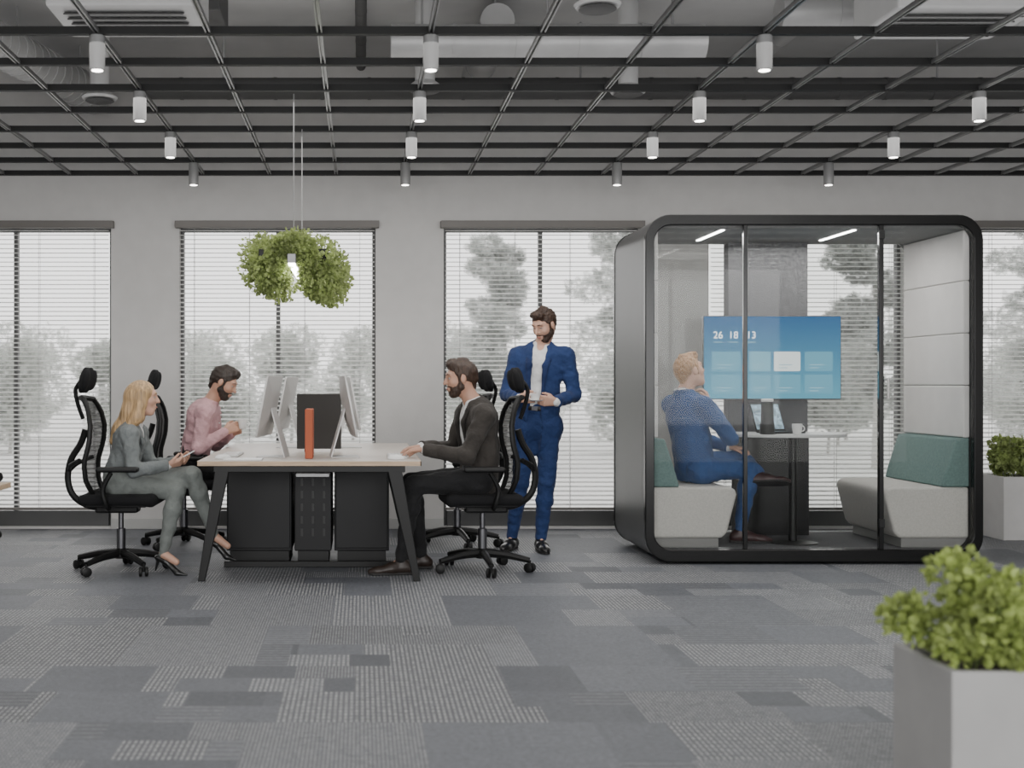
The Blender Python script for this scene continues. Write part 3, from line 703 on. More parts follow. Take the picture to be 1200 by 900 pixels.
# tv
tv=thing('wall_screen','large flat screen with blue interface mounted inside the pod','screen',(3.06,9.25,1.42))
A=P(825,371,9.22); B=P(985,467,9.22)
MB().box(A.x-.006,B.x+.006,9.222,9.262,B.z-.008,A.z+.006).build('bezel',mt['screenblack'],tv,False,bevel=.004)
MB().box(2.9,3.25,9.262,9.33,1.3,1.55).build('wall_mount',mt['black'],tv,False)
def emis(name,c,s=1,c2=None,z0=0,z1=1):
    m=bpy.data.materials.new(name); m.use_nodes=True; N=m.node_tree.nodes; L=m.node_tree.links; N.clear(); o=N.new('ShaderNodeOutputMaterial'); e=N.new('ShaderNodeEmission'); e.inputs[0].default_value=(*c,1); e.inputs[1].default_value=s; L.new(e.outputs[0],o.inputs[0])
    if c2:
        g=N.new('ShaderNodeNewGeometry'); sp=N.new('ShaderNodeSeparateXYZ'); L.new(g.outputs['Position'],sp.inputs[0]); r=N.new('ShaderNodeMapRange'); r.inputs[1].default_value=z0; r.inputs[2].default_value=z1; L.new(sp.outputs[2],r.inputs[0])
        mx=N.new('ShaderNodeMix'); mx.data_type='RGBA'; mx.inputs[6].default_value=(*c,1); mx.inputs[7].default_value=(*c2,1); L.new(r.outputs[0],mx.inputs[0]); L.new(mx.outputs[2],e.inputs[0])
    return m
scr=MB().box(A.x,B.x,9.2195,9.2225,B.z,A.z).build('display',emis('ui_blue',(.13,.44,.60),.95,(.03,.15,.36),B.z,A.z),tv,False)
uc=emis('ui_card',(.17,.46,.61),1.0); uw=emis('ui_white',(.80,.88,.88),1.2); ut=emis('ui_text',(.95,.98,1),2.0); up=emis('ui_card_pale',(.24,.54,.68),1.0); ul=emis('ui_line',(.45,.72,.82),1.0)
def card(x0,x1,y0,y1,mat,Y=9.218): 
    a=P(x0,y0,Y); b=P(x1,y1,Y); return MB().prism(rrect(a.x,b.x,b.z,a.z,.012,3),Y,Y+.001).build('interface_card',mat,scr,False)
for c,(x0,x1) in enumerate(((834,868),(878,903),(907,938),(943,976))):
    card(x0,x1,412,435,uw if c==2 else up if c==1 else uc); card(x0,x1,439,461,uc)
for c,(x0,x1) in enumerate(((834,868),(878,903),(907,938),(943,976))):
    for y in(412,439):
        mk=MB()
        for k,wd in((15,.7),(18.5,.45)):
            a=P(x0+6,y+k,9.2165); b=P(x0+6+(x1-x0)*wd*.7,y+k+.9,9.2165); mk.box(a.x,b.x,9.216,9.217,b.z,a.z)
        mk.build('interface_line',ul,scr,False)
for x in(836.5,854.5,876):
    a=P(x,400.5,9.2165); b=P(x+10,401.4,9.2165); MB().box(a.x,b.x,9.216,9.217,b.z,a.z).build('interface_line',ul,scr,False)
def text(s,px,py,size,Y,mat,parent,name='display_text'):
    cu=bpy.data.curves.new(name,'FONT'); cu.body=s; cu.size=size; cu.align_x='CENTER'; cu.align_y='CENTER'; cu.extrude=.0004
    o=bpy.data.objects.new('tmp',cu); C.objects.link(o); bpy.context.view_layer.update()
    me=bpy.data.meshes.new_from_object(o.evaluated_get(bpy.context.evaluated_depsgraph_get())); bpy.data.objects.remove(o)
    q=bpy.data.objects.new(name,me); me.materials.clear(); me.materials.append(mat); C.objects.link(q); q.parent=parent
    p=P(px,py,Y)-chain_loc(parent); q.location=p; q.rotation_euler=(math.pi/2,0,0); return q
text('26',841.5,393,.074,9.216,ut,scr); text('18',859.5,393,.074,9.216,ut,scr); text('13',880.5,393,.074,9.216,ut,scr)
# things on pod table
t=thing('laptop','open laptop with picture on its screen on the pod table','laptop',(3.02,8.9,.875))
R=Matrix.Rotation(.45,3,'Z')
m=MB(); m.obox((3.03,8.93,.883),(.14,.10,.007),R); m.build('keyboard_base',mt['plastic'],t,False,bevel=.003)
R2=R@Matrix.Rotation(-.35,3,'X'); c=V((3.03,8.93,.89))+R@V((0,.10,0))+R2@V((0,0,.105))
m=MB(); m.obox(c,(.14,.005,.105),R2); m.build('lid',mt['plastic'],t,False,bevel=.003)
m=MB(); m.obox(c+R2@V((0,-.0055,0)),(.13,.001,.095),R2)
dm=M('laptop_picture',(.30,.42,.50),.4,var=.8,vs=30,emit=.2,ecol=(.3,.45,.6)); m.build('display',dm,t,False)
t=thing('smart_speaker','tall black device with pale top standing on the pod table','speaker',(2.87,8.74,.875))
MB().lathe([(.05,.875),(.052,.88),(.05,.95),(.045,.96),(.042,1.10),(.038,1.105)],(2.87,8.74,0)).build('body',mt['plastic'],t)
MB().lathe([(.038,1.105),(.042,1.11),(.042,1.120),(.036,1.126)],(2.87,8.74,0)).build('cap',mt['white'],t)
def cup(x,y,z,lab,r=.036,h=.075,saucer=False,hd=0.0,name='coffee_cup'):
    t=thing(name,lab,'cup',(x,y,z))
    MB().lathe([(r*.65,0),(r*.75,.004),(r*.95,h*.6),(r,h),(r*.93,h),(r*.88,h*.6),(r*.6,.012)],(x,y,z),20).build('body',mt['white'],t)
    m=MB(); d=V((math.cos(hd),math.sin(hd),0)); c=V((x,y,z+h*.55))+d*r*.9
    m.tube([c+d*.02*math.cos(a)+V((0,0,.02*math.sin(a))) for a in np.linspace(-1.8,1.8,9)],.004,6); m.build('handle',mt['white'],t)
    if saucer: MB().lathe([(.03,-.004),(.06,.003),(.062,.006),(.03,.0)],(x,y,z),24).build('saucer',mt['white'],t)
cup(3.07,8.71,.875,'white cup on the pod table in front of the laptop')
# ---------------------------------------------------------------- planters
def planter(name,label,x0,x1,y0,y1,h,seed,size,n,hp,spread,mat,ns,pm):
    rg=random.Random(seed); t=thing(name,label,'planter',((x0+x1)/2,(y0+y1)/2,0))
    m=MB(); th=.025
    o=[(x0,y0),(x1,y0),(x1,y1),(x0,y1)]; i_=[(x0+th,y0+th),(x1-th,y0+th),(x1-th,y1-th),(x0+th,y1-th)]
    v=[(a,b,0) for a,b in o]+[(a,b,h) for a,b in o]+[(a,b,h) for a,b in i_]+[(a,b,h-.06) for a,b in i_]
    f=[(3,2,1,0)]+[(k,(k+1)%4,(k+1)%4+4,k+4) for k in range(4)]+[(k+4,(k+1)%4+4,(k+1)%4+8,k+8) for k in range(4)]+[(k+8,(k+1)%4+8,(k+1)%4+12,k+12) for k in range(4)]+[(12,13,14,15)]
    m.add(v,f).build('pot',pm,t,False,bevel=.004)
    MB().box(x0+th,x1-th,y0+th,y1-th,h-.08,h-.03).build('soil',mt['soil'],t,False)
    st=MB(); cl=[]
    for i in range(ns):
        bx=rg.uniform(x0+.05,x1-.05); by=rg.uniform(y0+.05,y1-.05)
        tx=bx+rg.uniform(-spread,spread); ty=by+rg.uniform(-spread,spread); tz=h+hp*rg.uniform(.15,1)
        mid=V(((bx+tx)/2,(by+ty)/2,(h+tz)/2+.02)); st.tube(smooth_path([(bx,by,h-.05),mid,(tx,ty,tz)],4),.0035,5)
        cl.append(((tx,ty,tz),(.060,.060,.045),1)); cl.append((mid,(.055,.055,.05),.8))
    st.build('stems',mt['stem'],t); leaves(cl,n,size,rg,.55,.0).build('foliage',mat,t,False,kind='leaf')
planter('planter','grey square planter with lime green plant in the right foreground',1.50,2.35,3.14,3.49,.5,5,.026,11500,.22,.13,mt['leafA'],56,mt['planter'])
planter('planter','white planter with bushy plant on the floor right of the pod',5.05,5.75,9.72,10.1,.50,8,.038,4500,.27,.07,mt['leafB'],26,mt['planterw'])
# ---------------------------------------------------------------- people
def frame(f,u=(0,0,1)):
    f=V(f).normalized(); u=V(u); u=(u-f*u.dot(f)).normalized(); return f,u,f.cross(u)
def add_hand(s,wr,d,n,side,curl=.5,sc=1.0):
    d=V(d).normalized(); n=V(n); n=(n-d*n.dot(d)).normalized(); t=d.cross(n)*side; wr=V(wr)
    offs=[.030,.010,-.010,-.029]; L=[.072,.080,.074,.058]
    for o,l in zip(offs,L):
        kn=wr+(d*.085+t*o)*sc; s.cone(wr+t*o*.5*sc+d*.008,kn,.015*sc,.0115*sc,k=.012)
        p=kn; a=0
        for q,r in((.45,.0088),(.3,.008),(.25,.0072)):
            a+=curl*(.9 if q==.45 else 1.0); dd=d*math.cos(a)+n*math.sin(a); e=p+dd*l*q*sc
            s.cone(p,e,r*1.05*sc,r*sc,k=.004); p=e
    b=wr+(t*.02+d*.018)*sc; m1=b+(t*.6+d*.75+n*.25).normalized()*.042*sc; m2=m1+(t*.15+d*.85+n*.5*min(1,curl+.3)).normalized()*.032*sc; m3=m2+(d*.8+n*(.3+curl*.6)-t*.15).normalized()*.025*sc
    s.cone(b,m1,.014*sc,.011*sc,k=.012).cone(m1,m2,.0105*sc,.0095*sc,k=.004).cone(m2,m3,.0095*sc,.008*sc,k=.004)
def add_head(s,c,f,u,r,hs=1.0,female=False):
    def q(a,b,d): return c+(f*a+r*b+u*d)*hs
    jw=.9 if female else 1
    s.ell(q(-.012,0,.028),(.096*hs,.076*hs,.088*hs),(f,r,u),k=.02)
    s.ell(q(.022,0,-.035),(.066*hs,.056*hs*jw,.076*hs),(f,r,u),k=.03)
    s.cone(q(.058,-.012,-.094),q(.058,.012,-.094),.018*hs,k=.025)
    for sg in(-1,1):
        s.cone(q(.0,sg*.05*jw,-.055),q(.05,sg*.022,-.092),.018*hs,.016*hs,k=.03)
        s.ell(q(.055,sg*.036,-.018),(.028*hs,.024*hs,.026*hs),(f,r,u),k=.02)
        s.ell(q(-.004,sg*.077,.0),(.019*hs,.009*hs,.031*hs),(f,r,u),k=.006)
    s.cone(q(.078,-.032,.036),q(.078,.032,.036),.013*hs,k=.018)
    for sg in(-1,1): s.ell(q(.092,sg*.030,.014),(.012*hs,.015*hs,.008*hs),(f,r,u),k=.010,mode='s')
    s.cone(q(.086,0,.022),q(.108,0,-.020),.0075*hs,.0115*hs,k=.010)
    s.cone(q(.090,-.012,-.023),q(.090,.012,-.023),.008*hs,k=.008)
    s.cone(q(.080,-.016,-.055),q(.080,.016,-.055),.011*hs,k=.012)
    s.cone(q(.082,-.014,-.068),q(.082,.014,-.068),.008*hs,k=.010)
def person(label,J,st):
    g=lambda k:V(J[k])
    root=thing('person',label,'person',(J['pelvis'][0],J['pelvis'][1],st.get('floor',0)))
    n=V(st['n']).normalized(); fem=st.get('female',False); w=.80 if fem else 1.0; fl=(n,.68)
    pel,wai,che,nec=g('pelvis'),g('waist'),g('chest'),g('neck')
    up=(nec-pel).normalized(); side=n.cross(up).normalized()
    f,u,r=frame(st['face'],st.get('hup',(0,0,1)))
    hc=g('head'); hs=st.get('hs',1.0); sd_=int(abs(J['pelvis'][0])*100)
    armr=.86 if fem else 1.0
    def torso(s,off,lowr=.125,k=.03):
        s.cone(pel,wai,(lowr*w*1.08+off),(.142*w+off),k,(n,.74)); s.cone(wai,che,.142*w+off,.168*w+off,k,fl)
        s.cone(che,che.lerp(nec,.6),.160*w+off,.095*w+off,k,fl)
        s.cone(g('shR').lerp(g('shL'),.06),g('shL').lerp(g('shR'),.06),.058*w+off,k=.05)
        s.cone(che.lerp(nec,.5),nec,.09*w+off,.055*w+off,k=.04)
    def arms(s,off,end=1.0,which='RL'):
        for q in which:
            a,b,c=g('sh'+q),g('el'+q),g('wr'+q); c=b.lerp(c,end)
            s.cone(a,b,.057*armr+off,.044*armr+off,k=.04); s.cone(b,c,.045*armr+off,.031*armr+off,k=.02)
    def legs(s,off,end=1.0):
        for q in 'RL':
            a,b,c=g('hi'+q),g('kn'+q),g('an'+q)
            s.cone(a,b,.087*(w*.5+.5)+off,.058*(w*.5+.5)+off,k=.04); m=b.lerp(c,.3); e=b.lerp(c,end)
            s.cone(b,m,.056*(w*.5+.5)+off,.056*(w*.5+.5)+off,k=.02); s.cone(m,e,.056*(w*.5+.5)+off,(.034 if not fem else .028)+off*st.get('hem',1.9),k=.03)
        s.cone(g('hiR'),g('hiL'),.10*(w*.4+.6)+off,k=.05)
    s=SDF(); torso(s,-.016); arms(s,-.014); legs(s,-.016)
    add_head(s,hc,f,u,r,hs,fem)
    s.cone(hc-u*.045*hs-f*.018,nec-n*.005,.052*(w*.4+.6),.058*(w*.4+.6),k=.03)
    for q,sg in(('R',1),('L',-1)):
        if 'hd'+q in J: add_hand(s,J['wr'+q],J['hd'+q],J['hn'+q],sg*(1),J.get('curl'+q,.5),.9 if fem else 1.0)
        a=g('an'+q); td=V(J['toe'+q]).normalized()
        if fem: s.cone(a,a+td*.09-V((0,0,.04)),.03,.022,k=.02)
        else: s.cone(a,a+td*.09-V((0,0,.06)),.02,.016,k=.02)
    s.build('body',st['skin'],root,.0062)
    for sg in(-1,1):
        e=MB().sphere(hc+(f*.0755+r*sg*.030+u*.013)*hs,.0108*hs,10).build('eye',mt['eyew'],root)
        MB().sphere(hc+(f*.0805+r*sg*.030+u*.013)*hs,.0062*hs,8).build('iris',mt['iris'],e)
        MB().tube([hc+(f*.086+r*sg*.017+u*.017)*hs,hc+(f*.0895+r*sg*.030+u*.0215)*hs,hc+(f*.081+r*sg*.043+u*.017)*hs],[.003,.0035,.003],6).build('eyelid',st['skin'],root)
        MB().tube([hc+(f*.092+r*sg*.014+u*.034)*hs,hc+(f*.0905+r*sg*.032+u*.039)*hs,hc+(f*.078+r*sg*.050+u*.034)*hs],[.003,.004,.002],6).build('eyebrow',st['hair'],root)
    sm=.006 if st.get('smile') else .003
    MB().tube([hc+(f*.079-r*.029-u*(.059-sm))*hs,hc+(f*.0935-r*.008-u*.059)*hs,hc+(f*.0935+r*.008-u*.059)*hs,hc+(f*.079+r*.029-u*(.059-sm))*hs],[.002,.0055,.0055,.002],8).build('lips',mt['lip'],root)
    def q(a,b,d): return hc+(f*a+r*b+u*d)*hs
    s=SDF(None if fem else (.0024,.035,sd_+3)); hk=(f,r,u)
    if fem:
        s.ell(q(-.018,0,.036),(.102*hs,.085*hs,.092*hs),hk,k=.02)
        bk=[q(-.070,0,.0),q(-.080,0,-.09),nec-n*.075-up*.03,che-n*.105+up*.03]
        s.path(bk,[.064,.058,.056,.032],k=.04)
        for sg in(-1,1):
            s.path([q(.0,sg*.066,.04),q(-.012,sg*.068,-.05),q(-.03,sg*.072,-.13),nec+side*sg*.075-n*.03-up*.05,nec+side*sg*.08-n*.03-up*.13],[.026,.03,.034,.034,.016],k=.04)
        s.ell(q(.11,0,-.02),(.082*hs,.068*hs,.105*hs),hk,k=.012,mode='s')
        s.cone(q(.09,0,.115),q(-.02,0,.138),.006,.005,k=.008,mode='s')
    else:
        s.ell(q(-.020,0,.038),(.101*hs,.081*hs,.089*hs),hk,k=.02)
        s.cone(q(.058,-.035,.100),q(.062,.03,.106),.022*hs,.020*hs,k=.03); s.cone(q(.055,0,.106),q(-.03,0,.118),.028*hs,.024*hs,k=.03)
        s.cone(q(-.07,0,-.02),q(-.075,0,-.055),.043*hs,.028*hs,k=.03)
        s.ell(q(.115,0,-.03),(.098*hs,.12*hs,.108*hs),hk,k=.012,mode='s')
        s.ell(q(.035,0,-.10),(.075*hs,.14*hs,.085*hs),hk,k=.01,mode='s')
        for sg in(-1,1):
            s.ell(q(-.004,sg*.085,-.005),(.020*hs,.022*hs,.034*hs),hk,k=.006,mode='s')
            s.cone(q(.022,sg*.070,.03),q(.020,sg*.069,-.025),.011*hs,.007*hs,k=.008)
    s.build('hair',st['hair'],root,.005)
    if st.get('beard'):
        s=SDF((.001,.02,5)); s.ell(q(.024,0,-.040),(.0665*hs,.0595*hs,.0745*hs),hk,k=.02); s.cone(q(.060,-.014,-.095),q(.060,.014,-.095),.0195*hs,k=.025)
        for sg in(-1,1): s.cone(q(.0,sg*.052,-.05),q(.05,sg*.024,-.093),.018*hs,.0175*hs,k=.03)
        for sg in(-1,1): s.cone(q(.014,sg*.062,-.010),q(.01,sg*.057,-.05),.009*hs,.015*hs,k=.02)
        s.cone(q(.088,-.02,-.041),q(.088,.02,-.041),.0072*hs,k=.008)
        s.cone(q(.10,-.020,-.059),q(.10,.020,-.059),.014*hs,k=.006,mode='s')
        s.ell(q(.085,0,.012),(.06*hs,.085*hs,.052*hs),hk,k=.008,mode='s')
        s.ell(q(-.09,0,-.03),(.085*hs,.12*hs,.12*hs),hk,k=.008,mode='s')
        s.build('beard',st['hair'],root,.0048)
    s=SDF((.003,.085,sd_)); legs(s,.004); s.cone(pel,pel.lerp(wai,.55),.128*w+.006,.138*w+.004,.03,(n,.74))
    s.build('trousers',st['trous'],root,.0075)
    if st.get('shirt'):
        s=SDF((.0025,.07,sd_+1) if not st.get('jacket') else None); torso(s,-.001)
        a=nec+up*.012
        ring=[a+ (n*math.cos(t)*.058+side*math.sin(t)*.060)*(w*.4+.6)+up*(-.020*math.cos(t)) for t in np.linspace(-2.8,2.8,12)]
        s.path(ring,.013,k=.008)
        s.ell(nec+n*.075+up*.015,(.05,.03,.045),(n,side,up),k=.01,mode='s')
        arms(s,-.001 if st.get('jacket') else .005,st.get('sleeve',1.0))
        s.build('shirt',st['shirt'],root,.0075)
        if st.get('jacket') is None:
            for i in range(5):
                c=nec.lerp(wai,.15+.2*i)+n*(.115+.01*(i>1)); MB().sphere(c,.006,6).build('button',mt['white'],root)
    if st.get('belt'):
        b=pel.lerp(wai,.52); pts=[b+n*math.cos(t)*.108*w+side*math.sin(t)*.145*w for t in np.linspace(0,6.283,25)[:-1]]
        MB().tube(pts,.016,8,ref=up,ry=.006,closed=True).build('belt',mt['belt'],root)
        MB().obox(b+n*.114*w,(.022,.004,.016),Matrix((side,n,up)).transposed()).build('belt_buckle',mt['chrome'],root,False)
    if st.get('jacket'):
        s=SDF((.003,.08,sd_+2)); torso(s,.011,.125); lo=pel-up*st.get('jlow',.0)
        s.cone(wai,lo,.146*w+.010,.148*w+.012,.03,(n,.74))
        for q_,c_ in(('R',1),('L',-1)):
            a,b,c=g('sh'+q_),g('el'+q_),g('wr'+q_); c=b.lerp(c,.93)
            m_=a.lerp(b,.5)
            s.cone(a,m_,.057*armr+.006,.051*armr+.006,k=.035); s.cone(m_,b,.051*armr+.006,.046*armr+.006,k=.02); s.cone(b,c,.048*armr+.005,.037*armr+.006,k=.02)
            d=(c-b).normalized(); s.ell(c+d*.030,(.024,.045,.045),frame(d,up),k=.004,mode='s')
        vb=st.get('vbot',.25); vr=st.get('vr',.012); Bp=wai.lerp(che,vb)+n*(.112*w+.02); Ap=nec+n*.085*(w*.4+.6)-up*.005
        s.cone(Ap,Bp,.052,vr,k=.008,mode='s'); s.ell(nec+up*.03+n*.02,(.075,.066,.04),(n,side,up),k=.01,mode='s')
        if st.get('open'): s.cone(Bp,lo+n*.125-up*.16,vr,st['open'],k=.008,mode='s')
        if st.get('jflat') is not None: s.plane((0,0,st['jflat']),(0,0,-1))
        jk=s.build('jacket',st['jacket'],root,.007)
        s=SDF()
        for sg in(-1,1):
            top=nec+side*sg*.062-n*.02+up*.01; mid=nec+side*sg*.082+n*.072-up*.06; ml=che+side*sg*.06+n*(.126*w+.004); bt=Bp+side*sg*(vr+.006)-n*.012
            s.path([top,mid,ml,bt],[.016,.024,.024,.010],k=.01,flat=(n,.45))
            s.path([nec-n*.06+up*.012,nec+side*sg*.045-n*.045+up*.014,top],[.016,.016,.016],k=.01)
        s.build('lapel',st['lapel'],jk,.006)
        for q_ in 'RL':
            b,c=g('el'+q_),g('wr'+q_); d=(c-b).normalized()
            MB().tube([c-d*.05,c-d*.004,c+d*.004],[.036*armr,.036*armr,.030*armr],14).build('shirt_cuff',st.get('shirt') or mt['whiteshirt'],root)
    for q_ in 'RL':
        a=g('an'+q_); td=V(J['toe'+q_]).normalized(); fu=V(J.get('fup'+q_,(0,0,1))); fu=(fu-td*fu.dot(td)).normalized(); sd=td.cross(fu)
        h=st.get('ah',.095); b=a-fu*h
        s=SDF()
        if fem:
            heel=a-fu*.03-td*.03; ball=b+td*.115+fu*.012
            s.path([heel,a+td*.02-fu*.045,ball,b+td*.175+fu*.008],[.026,.024,.022,.008],k=.02,flat=(fu,.75))
            s.cone(heel-fu*.01,b-td*.04+fu*.006,.014,.005,k=.01); s.ell(a+td*.03-fu*.01,(.045,.026,.03),(td,sd,fu),k=.006,mode='s')
            o=s.build('shoe',st['shoe'],root,.004)
        else:
            s.cone(b-td*.045+fu*.035,b+td*.06+fu*.04,.036,.038,k=.03); s.cone(b+td*.06+fu*.035,b+td*.155+fu*.022,.042,.034,k=.03,flat=(fu,.75)); s.cone(b+td*.15+fu*.022,b+td*.20+fu*.018,.03,.02,k=.03,flat=(fu,.8))
            s.cone(b-td*.02+fu*.05,a+fu*.0,.038,.036,k=.03)
            s.plane(b+fu*.010,-fu); o=s.build('shoe',st['shoe'],root,.006)
            pl=[(-.075,-.022),(-.08,0),(-.075,.022),(-.04,.034),(.05,.040),(.13,.044),(.19,.030),(.215,.008),(.215,-.008),(.19,-.030),(.13,-.042),(.05,-.032),(-.04,-.034)]
            m=MB(); k=len(pl); m.add([b+td*x+sd*y for x,y in pl]+[b+td*x+sd*y+fu*.014 for x,y in pl],[tuple(range(k)),tuple(range(2*k-1,k-1,-1))]+[(i,i+k,(i+1)%k+k,(i+1)%k) for i in range(k)]); m.build('sole',mt['sole'],o,False)
    return root
Y=8.15
person('blond woman in grey blazer sitting with crossed legs holding a phone',dict(
 head=(-1.435,Y,1.135),neck=(-1.495,Y,.965),chest=(-1.53,Y,.84),waist=(-1.56,Y,.70),pelvis=(-1.60,Y,.60),
 shR=(-1.50,Y-.150,.905),elR=(-1.46,Y-.215,.675),wrR=(-1.255,Y-.10,.70),shL=(-1.49,Y+.150,.905),elL=(-1.42,Y+.21,.68),wrL=(-1.23,Y+.06,.71),
 hdR=(1,.25,.25),hnR=(0,.6,.8),curlR=.7,hdL=(1,-.35,.2),hnL=(0,-.6,.8),curlL=.6,
 hiR=(-1.58,Y-.085,.585),knR=(-1.20,Y-.10,.53),anR=(-1.275,Y-.17,.135),hiL=(-1.58,Y+.085,.60),knL=(-1.10,Y-.07,.635),anL=(-.955,Y-.10,.24),
 toeR=(1,-.25,-.12),toeL=(.95,-.05,-.25),fupL=(.25,0,1)),
 dict(n=(1,0,.12),face=(1,.12,-.03),female=True,hs=.95,skin=mt['skin'],hair=mt['hairblond'],trous=mt['greytrous'],shirt=mt['whiteshirt'],jacket=mt['greyblazer'],lapel=mt['greyblazer'],shoe=mt['shoeblack'],ah=.12,jlow=.0,jflat=.53,hem=1.0,smile=True))
t=thing('smartphone','pale smartphone held by the blond woman','phone',(-1.15,8.1,.74))
R=Matrix.Rotation(-.5,3,'Y'); MB().obox((-1.155,8.10,.757),(.07,.035,.004),R).build('case',mt['white'],t,False,bevel=.003)
MB().obox(V((-1.155,8.10,.757))+R@V((0,0,.0045)),(.064,.031,.0008),R).build('screen',mt['screenblack'],t,False)
Y=9.35
person('bearded man in pink shirt sitting at the desk looking down at his cup',dict(
 head=(-1.035,Y-.02,1.235),neck=(-1.135,Y,1.085),chest=(-1.20,Y,.95),waist=(-1.24,Y,.78),pelvis=(-1.27,Y,.625),
 shR=(-1.155,Y-.185,1.02),elR=(-1.20,Y-.24,.755),wrR=(-1.015,Y-.14,.875),shL=(-1.145,Y+.185,1.02),elL=(-1.12,Y+.24,.76),wrL=(-.975,Y+.04,.86),
 hdR=(.75,.25,.35),hnR=(.1,1,0),curlR=.6,hdL=(.6,-.5,.3),hnL=(0,-.8,.3),curlL=.6,
 hiR=(-1.25,Y-.09,.60),knR=(-.84,Y-.13,.56),anR=(-.88,Y-.13,.10),hiL=(-1.25,Y+.09,.60),knL=(-.83,Y+.13,.56),anL=(-.92,Y+.13,.10),
 toeR=(1,-.1,0),toeL=(1,.1,0)),
 dict(n=(1,-.05,.15),face=(.85,-.15,-.42),hup=(.3,0,1),skin=mt['skin2'],hair=mt['hairdark'],beard=True,trous=mt['darktrous'],shirt=mt['pink'],sleeve=.97,shoe=mt['shoeblack'],belt=True))
cup(-.885,9.255,.895,'white coffee cup in the hands of the pink shirted man',.034,.07)
Y=8.15
person('bearded man in black suit sitting at the desk typing',dict(
 head=(.655,Y,1.262),neck=(.735,Y,1.105),chest=(.770,Y,.965),waist=(.785,Y,.79),pelvis=(.775,Y,.625),
 shL=(.795,Y-.185,1.03),elL=(.675,Y-.245,.765),wrL=(.405,Y-.16,.81),shR=(.700,Y+.185,1.03),elR=(.62,Y+.24,.79),wrR=(.40,Y+.12,.81),
 hdL=(-1,.1,-.12),hnL=(-.1,0,-1),curlL=.35,hdR=(-1,-.1,-.12),hnR=(-.1,0,-1),curlR=.35,
 hiL=(.76,Y-.09,.60),knL=(.345,Y-.13,.575),anL=(.26,Y-.17,.10),hiR=(.76,Y+.09,.60),knR=(.34,Y+.13,.575),anR=(.40,Y+.10,.10),
 toeL=(-1,-.12,0),toeR=(-1,.05,0)),
 dict(n=(-1,-.28,.12),face=(-1,-.12,-.08),skin=mt['skin2'],hair=mt['hairbrown'],beard=True,trous=mt['darktrous'],shirt=mt['whiteshirt'],jacket=mt['blacksuit'],lapel=mt['blacklapel'],shoe=mt['shoebrown'],jlow=.03,jflat=.51,vbot=.05,vr=.055,open=.06))
Y=9.15
person('smiling bearded man in blue suit standing and holding a cup',dict(
 head=(1.350,Y-.035,1.660),neck=(1.338,Y,1.505),chest=(1.325,Y,1.365),waist=(1.306,Y-.005,1.14),pelvis=(1.30,Y,.955),
 shR=(1.160,Y+.06,1.435),elR=(1.085,Y+.03,1.155),wrR=(1.145,Y-.21,1.125),shL=(1.510,Y-.06,1.435),elL=(1.565,Y-.07,1.15),wrL=(1.40,Y-.255,1.10),
 hdR=(.55,-.75,.05),hnR=(.8,.5,0),curlR=.65,hdL=(-1,-.25,.10),hnL=(-.1,.9,.2),curlL=.55,
 hiR=(1.220,Y+.02,.92),knR=(1.180,Y+.01,.50),anR=(1.125,Y+.06,.10),hiL=(1.385,Y-.02,.92),knL=(1.365,Y-.05,.50),anL=(1.325,Y-.03,.10),
 toeR=(-.45,-.9,0),toeL=(.05,-1,0)),
 dict(n=(-.30,-.95,.0),face=(-.66,-.62,-.40),skin=mt['skin'],hair=mt['hairbrown'],beard=True,trous=mt['bluesuit'],shirt=mt['whiteshirt'],jacket=mt['bluesuit'],lapel=mt['bluelapel'],shoe=mt['shoeblack'],belt=True,jlow=.10,vbot=.0,vr=.045,open=.075,smile=True))
cup(1.245,8.84,1.11,'white cup and saucer held by the standing man',.036,.055,True,3.6)
Y=8.92
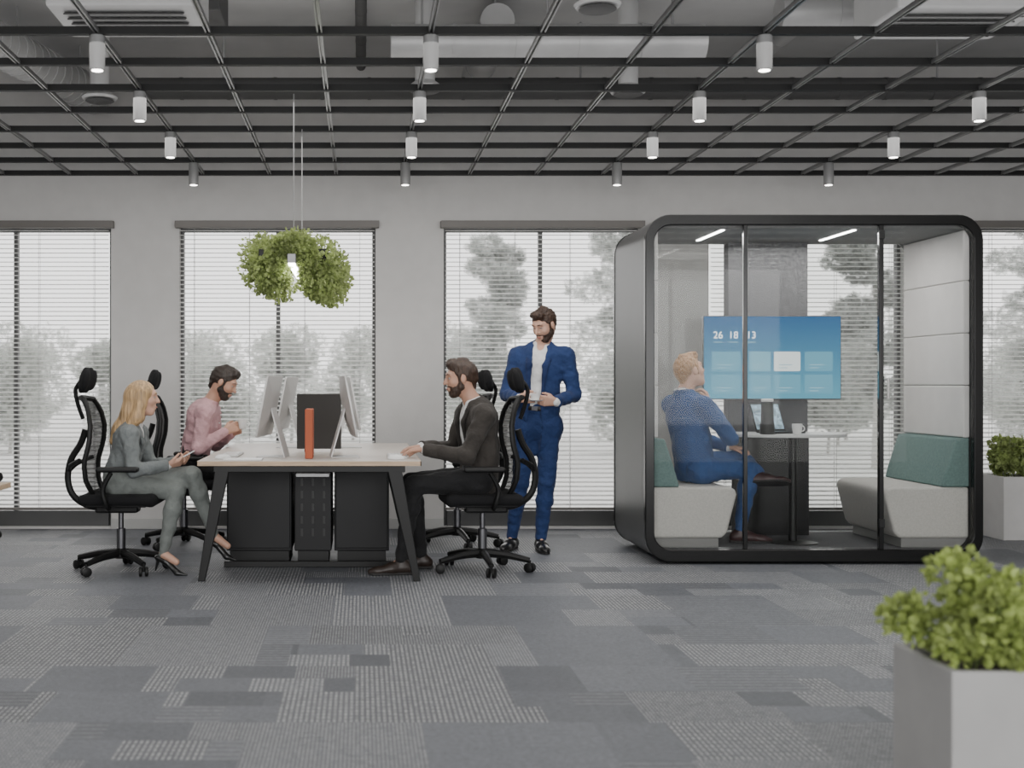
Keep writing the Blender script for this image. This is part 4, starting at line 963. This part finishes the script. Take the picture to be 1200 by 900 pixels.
person('fair haired man in blue suit seated in the pod resting his chin on his hand',dict(
 head=(2.375,Y+.01,1.318),neck=(2.335,Y,1.160),chest=(2.35,Y,1.0),waist=(2.385,Y,.80),pelvis=(2.40,Y,.645),
 shR=(2.425,Y-.170,1.075),elR=(2.615,Y-.17,.845),wrR=(2.505,Y-.035,1.085),shL=(2.275,Y+.170,1.075),elL=(2.50,Y+.25,.83),wrL=(2.68,Y+.08,.77),
 hdR=(-.30,.15,1),hnR=(-1,.2,-.2),curlR=.6,hdL=(.9,-.4,-.05),hnL=(0,0,-1),curlL=.4,
 hiR=(2.43,Y-.09,.62),knR=(2.77,Y-.10,.62),anR=(2.70,Y-.12,.20),hiL=(2.40,Y+.09,.63),knL=(2.76,Y+.10,.69),anL=(2.83,Y-.10,.60),
 toeR=(1,-.1,0),toeL=(.93,-.3,.05),fupL=(.1,.6,1)),
 dict(n=(.91,.41,-.02),face=(.88,.30,.28),hup=(-.3,0,1),skin=mt['skin'],hair=mt['hairginger'],trous=mt['bluesuit2'],shirt=mt['whiteshirt'],jacket=mt['bluesuit2'],lapel=mt['bluelapel2'],shoe=mt['shoered'],floor=.10,jlow=.05,jflat=.535))
# ---------------------------------------------------------------- light and camera
W=bpy.data.worlds.new('overcast'); bpy.context.scene.world=W; W.use_nodes=True
bg=W.node_tree.nodes['Background']; bg.inputs[0].default_value=(1,.99,.975,1); bg.inputs[1].default_value=2.4
def area(name,loc,rot,sx,sy,p,col=(1,1,1)):
    l=bpy.data.lights.new(name,'AREA'); l.shape='RECTANGLE'; l.size=sx; l.size_y=sy; l.energy=p; l.color=col
    o=bpy.data.objects.new(name,l); C.objects.link(o); o.location=loc; o.rotation_euler=rot
area('rear_fill_light',(1,-2.3,2.0),(math.radians(90),0,0),11,2.8,400)  # added fill behind the camera, imitating a window wall that isn't modelled
area('ceiling_fill_front',(.5,5.2,2.95),(0,0,0),7,2.5,60,(1,.98,.95))  # broad fill lamp added below the grid, no fixture there
area('ceiling_fill_back',(1.0,8.2,2.95),(0,0,0),7,2.0,115,(1,.98,.95))  # second added fill below the grid, brightens the people and desk area
area('ceiling_void_fill',(1.0,7.0,3.05),(math.pi,0,0),9,4,45,(1,.98,.97))  # added fill aimed upward, only brightens the space above the grid
area('pod_ceiling_light',(3.05,8.95,2.27),(0,0,0),1.6,.6,18,(1,.98,.95))
cam=bpy.data.cameras.new('camera'); co=bpy.data.objects.new('camera',cam); C.objects.link(co)
co.location=(0,0,HC); co.rotation_euler=(math.pi/2,0,0); cam.lens=FPX/1200*36; cam.sensor_width=36; cam.shift_x=(600-VX)/1200
cam.clip_end=300; cam.dof.use_dof=True; cam.dof.focus_distance=8.6; cam.dof.aperture_fstop=2.2
bpy.context.scene.camera=co
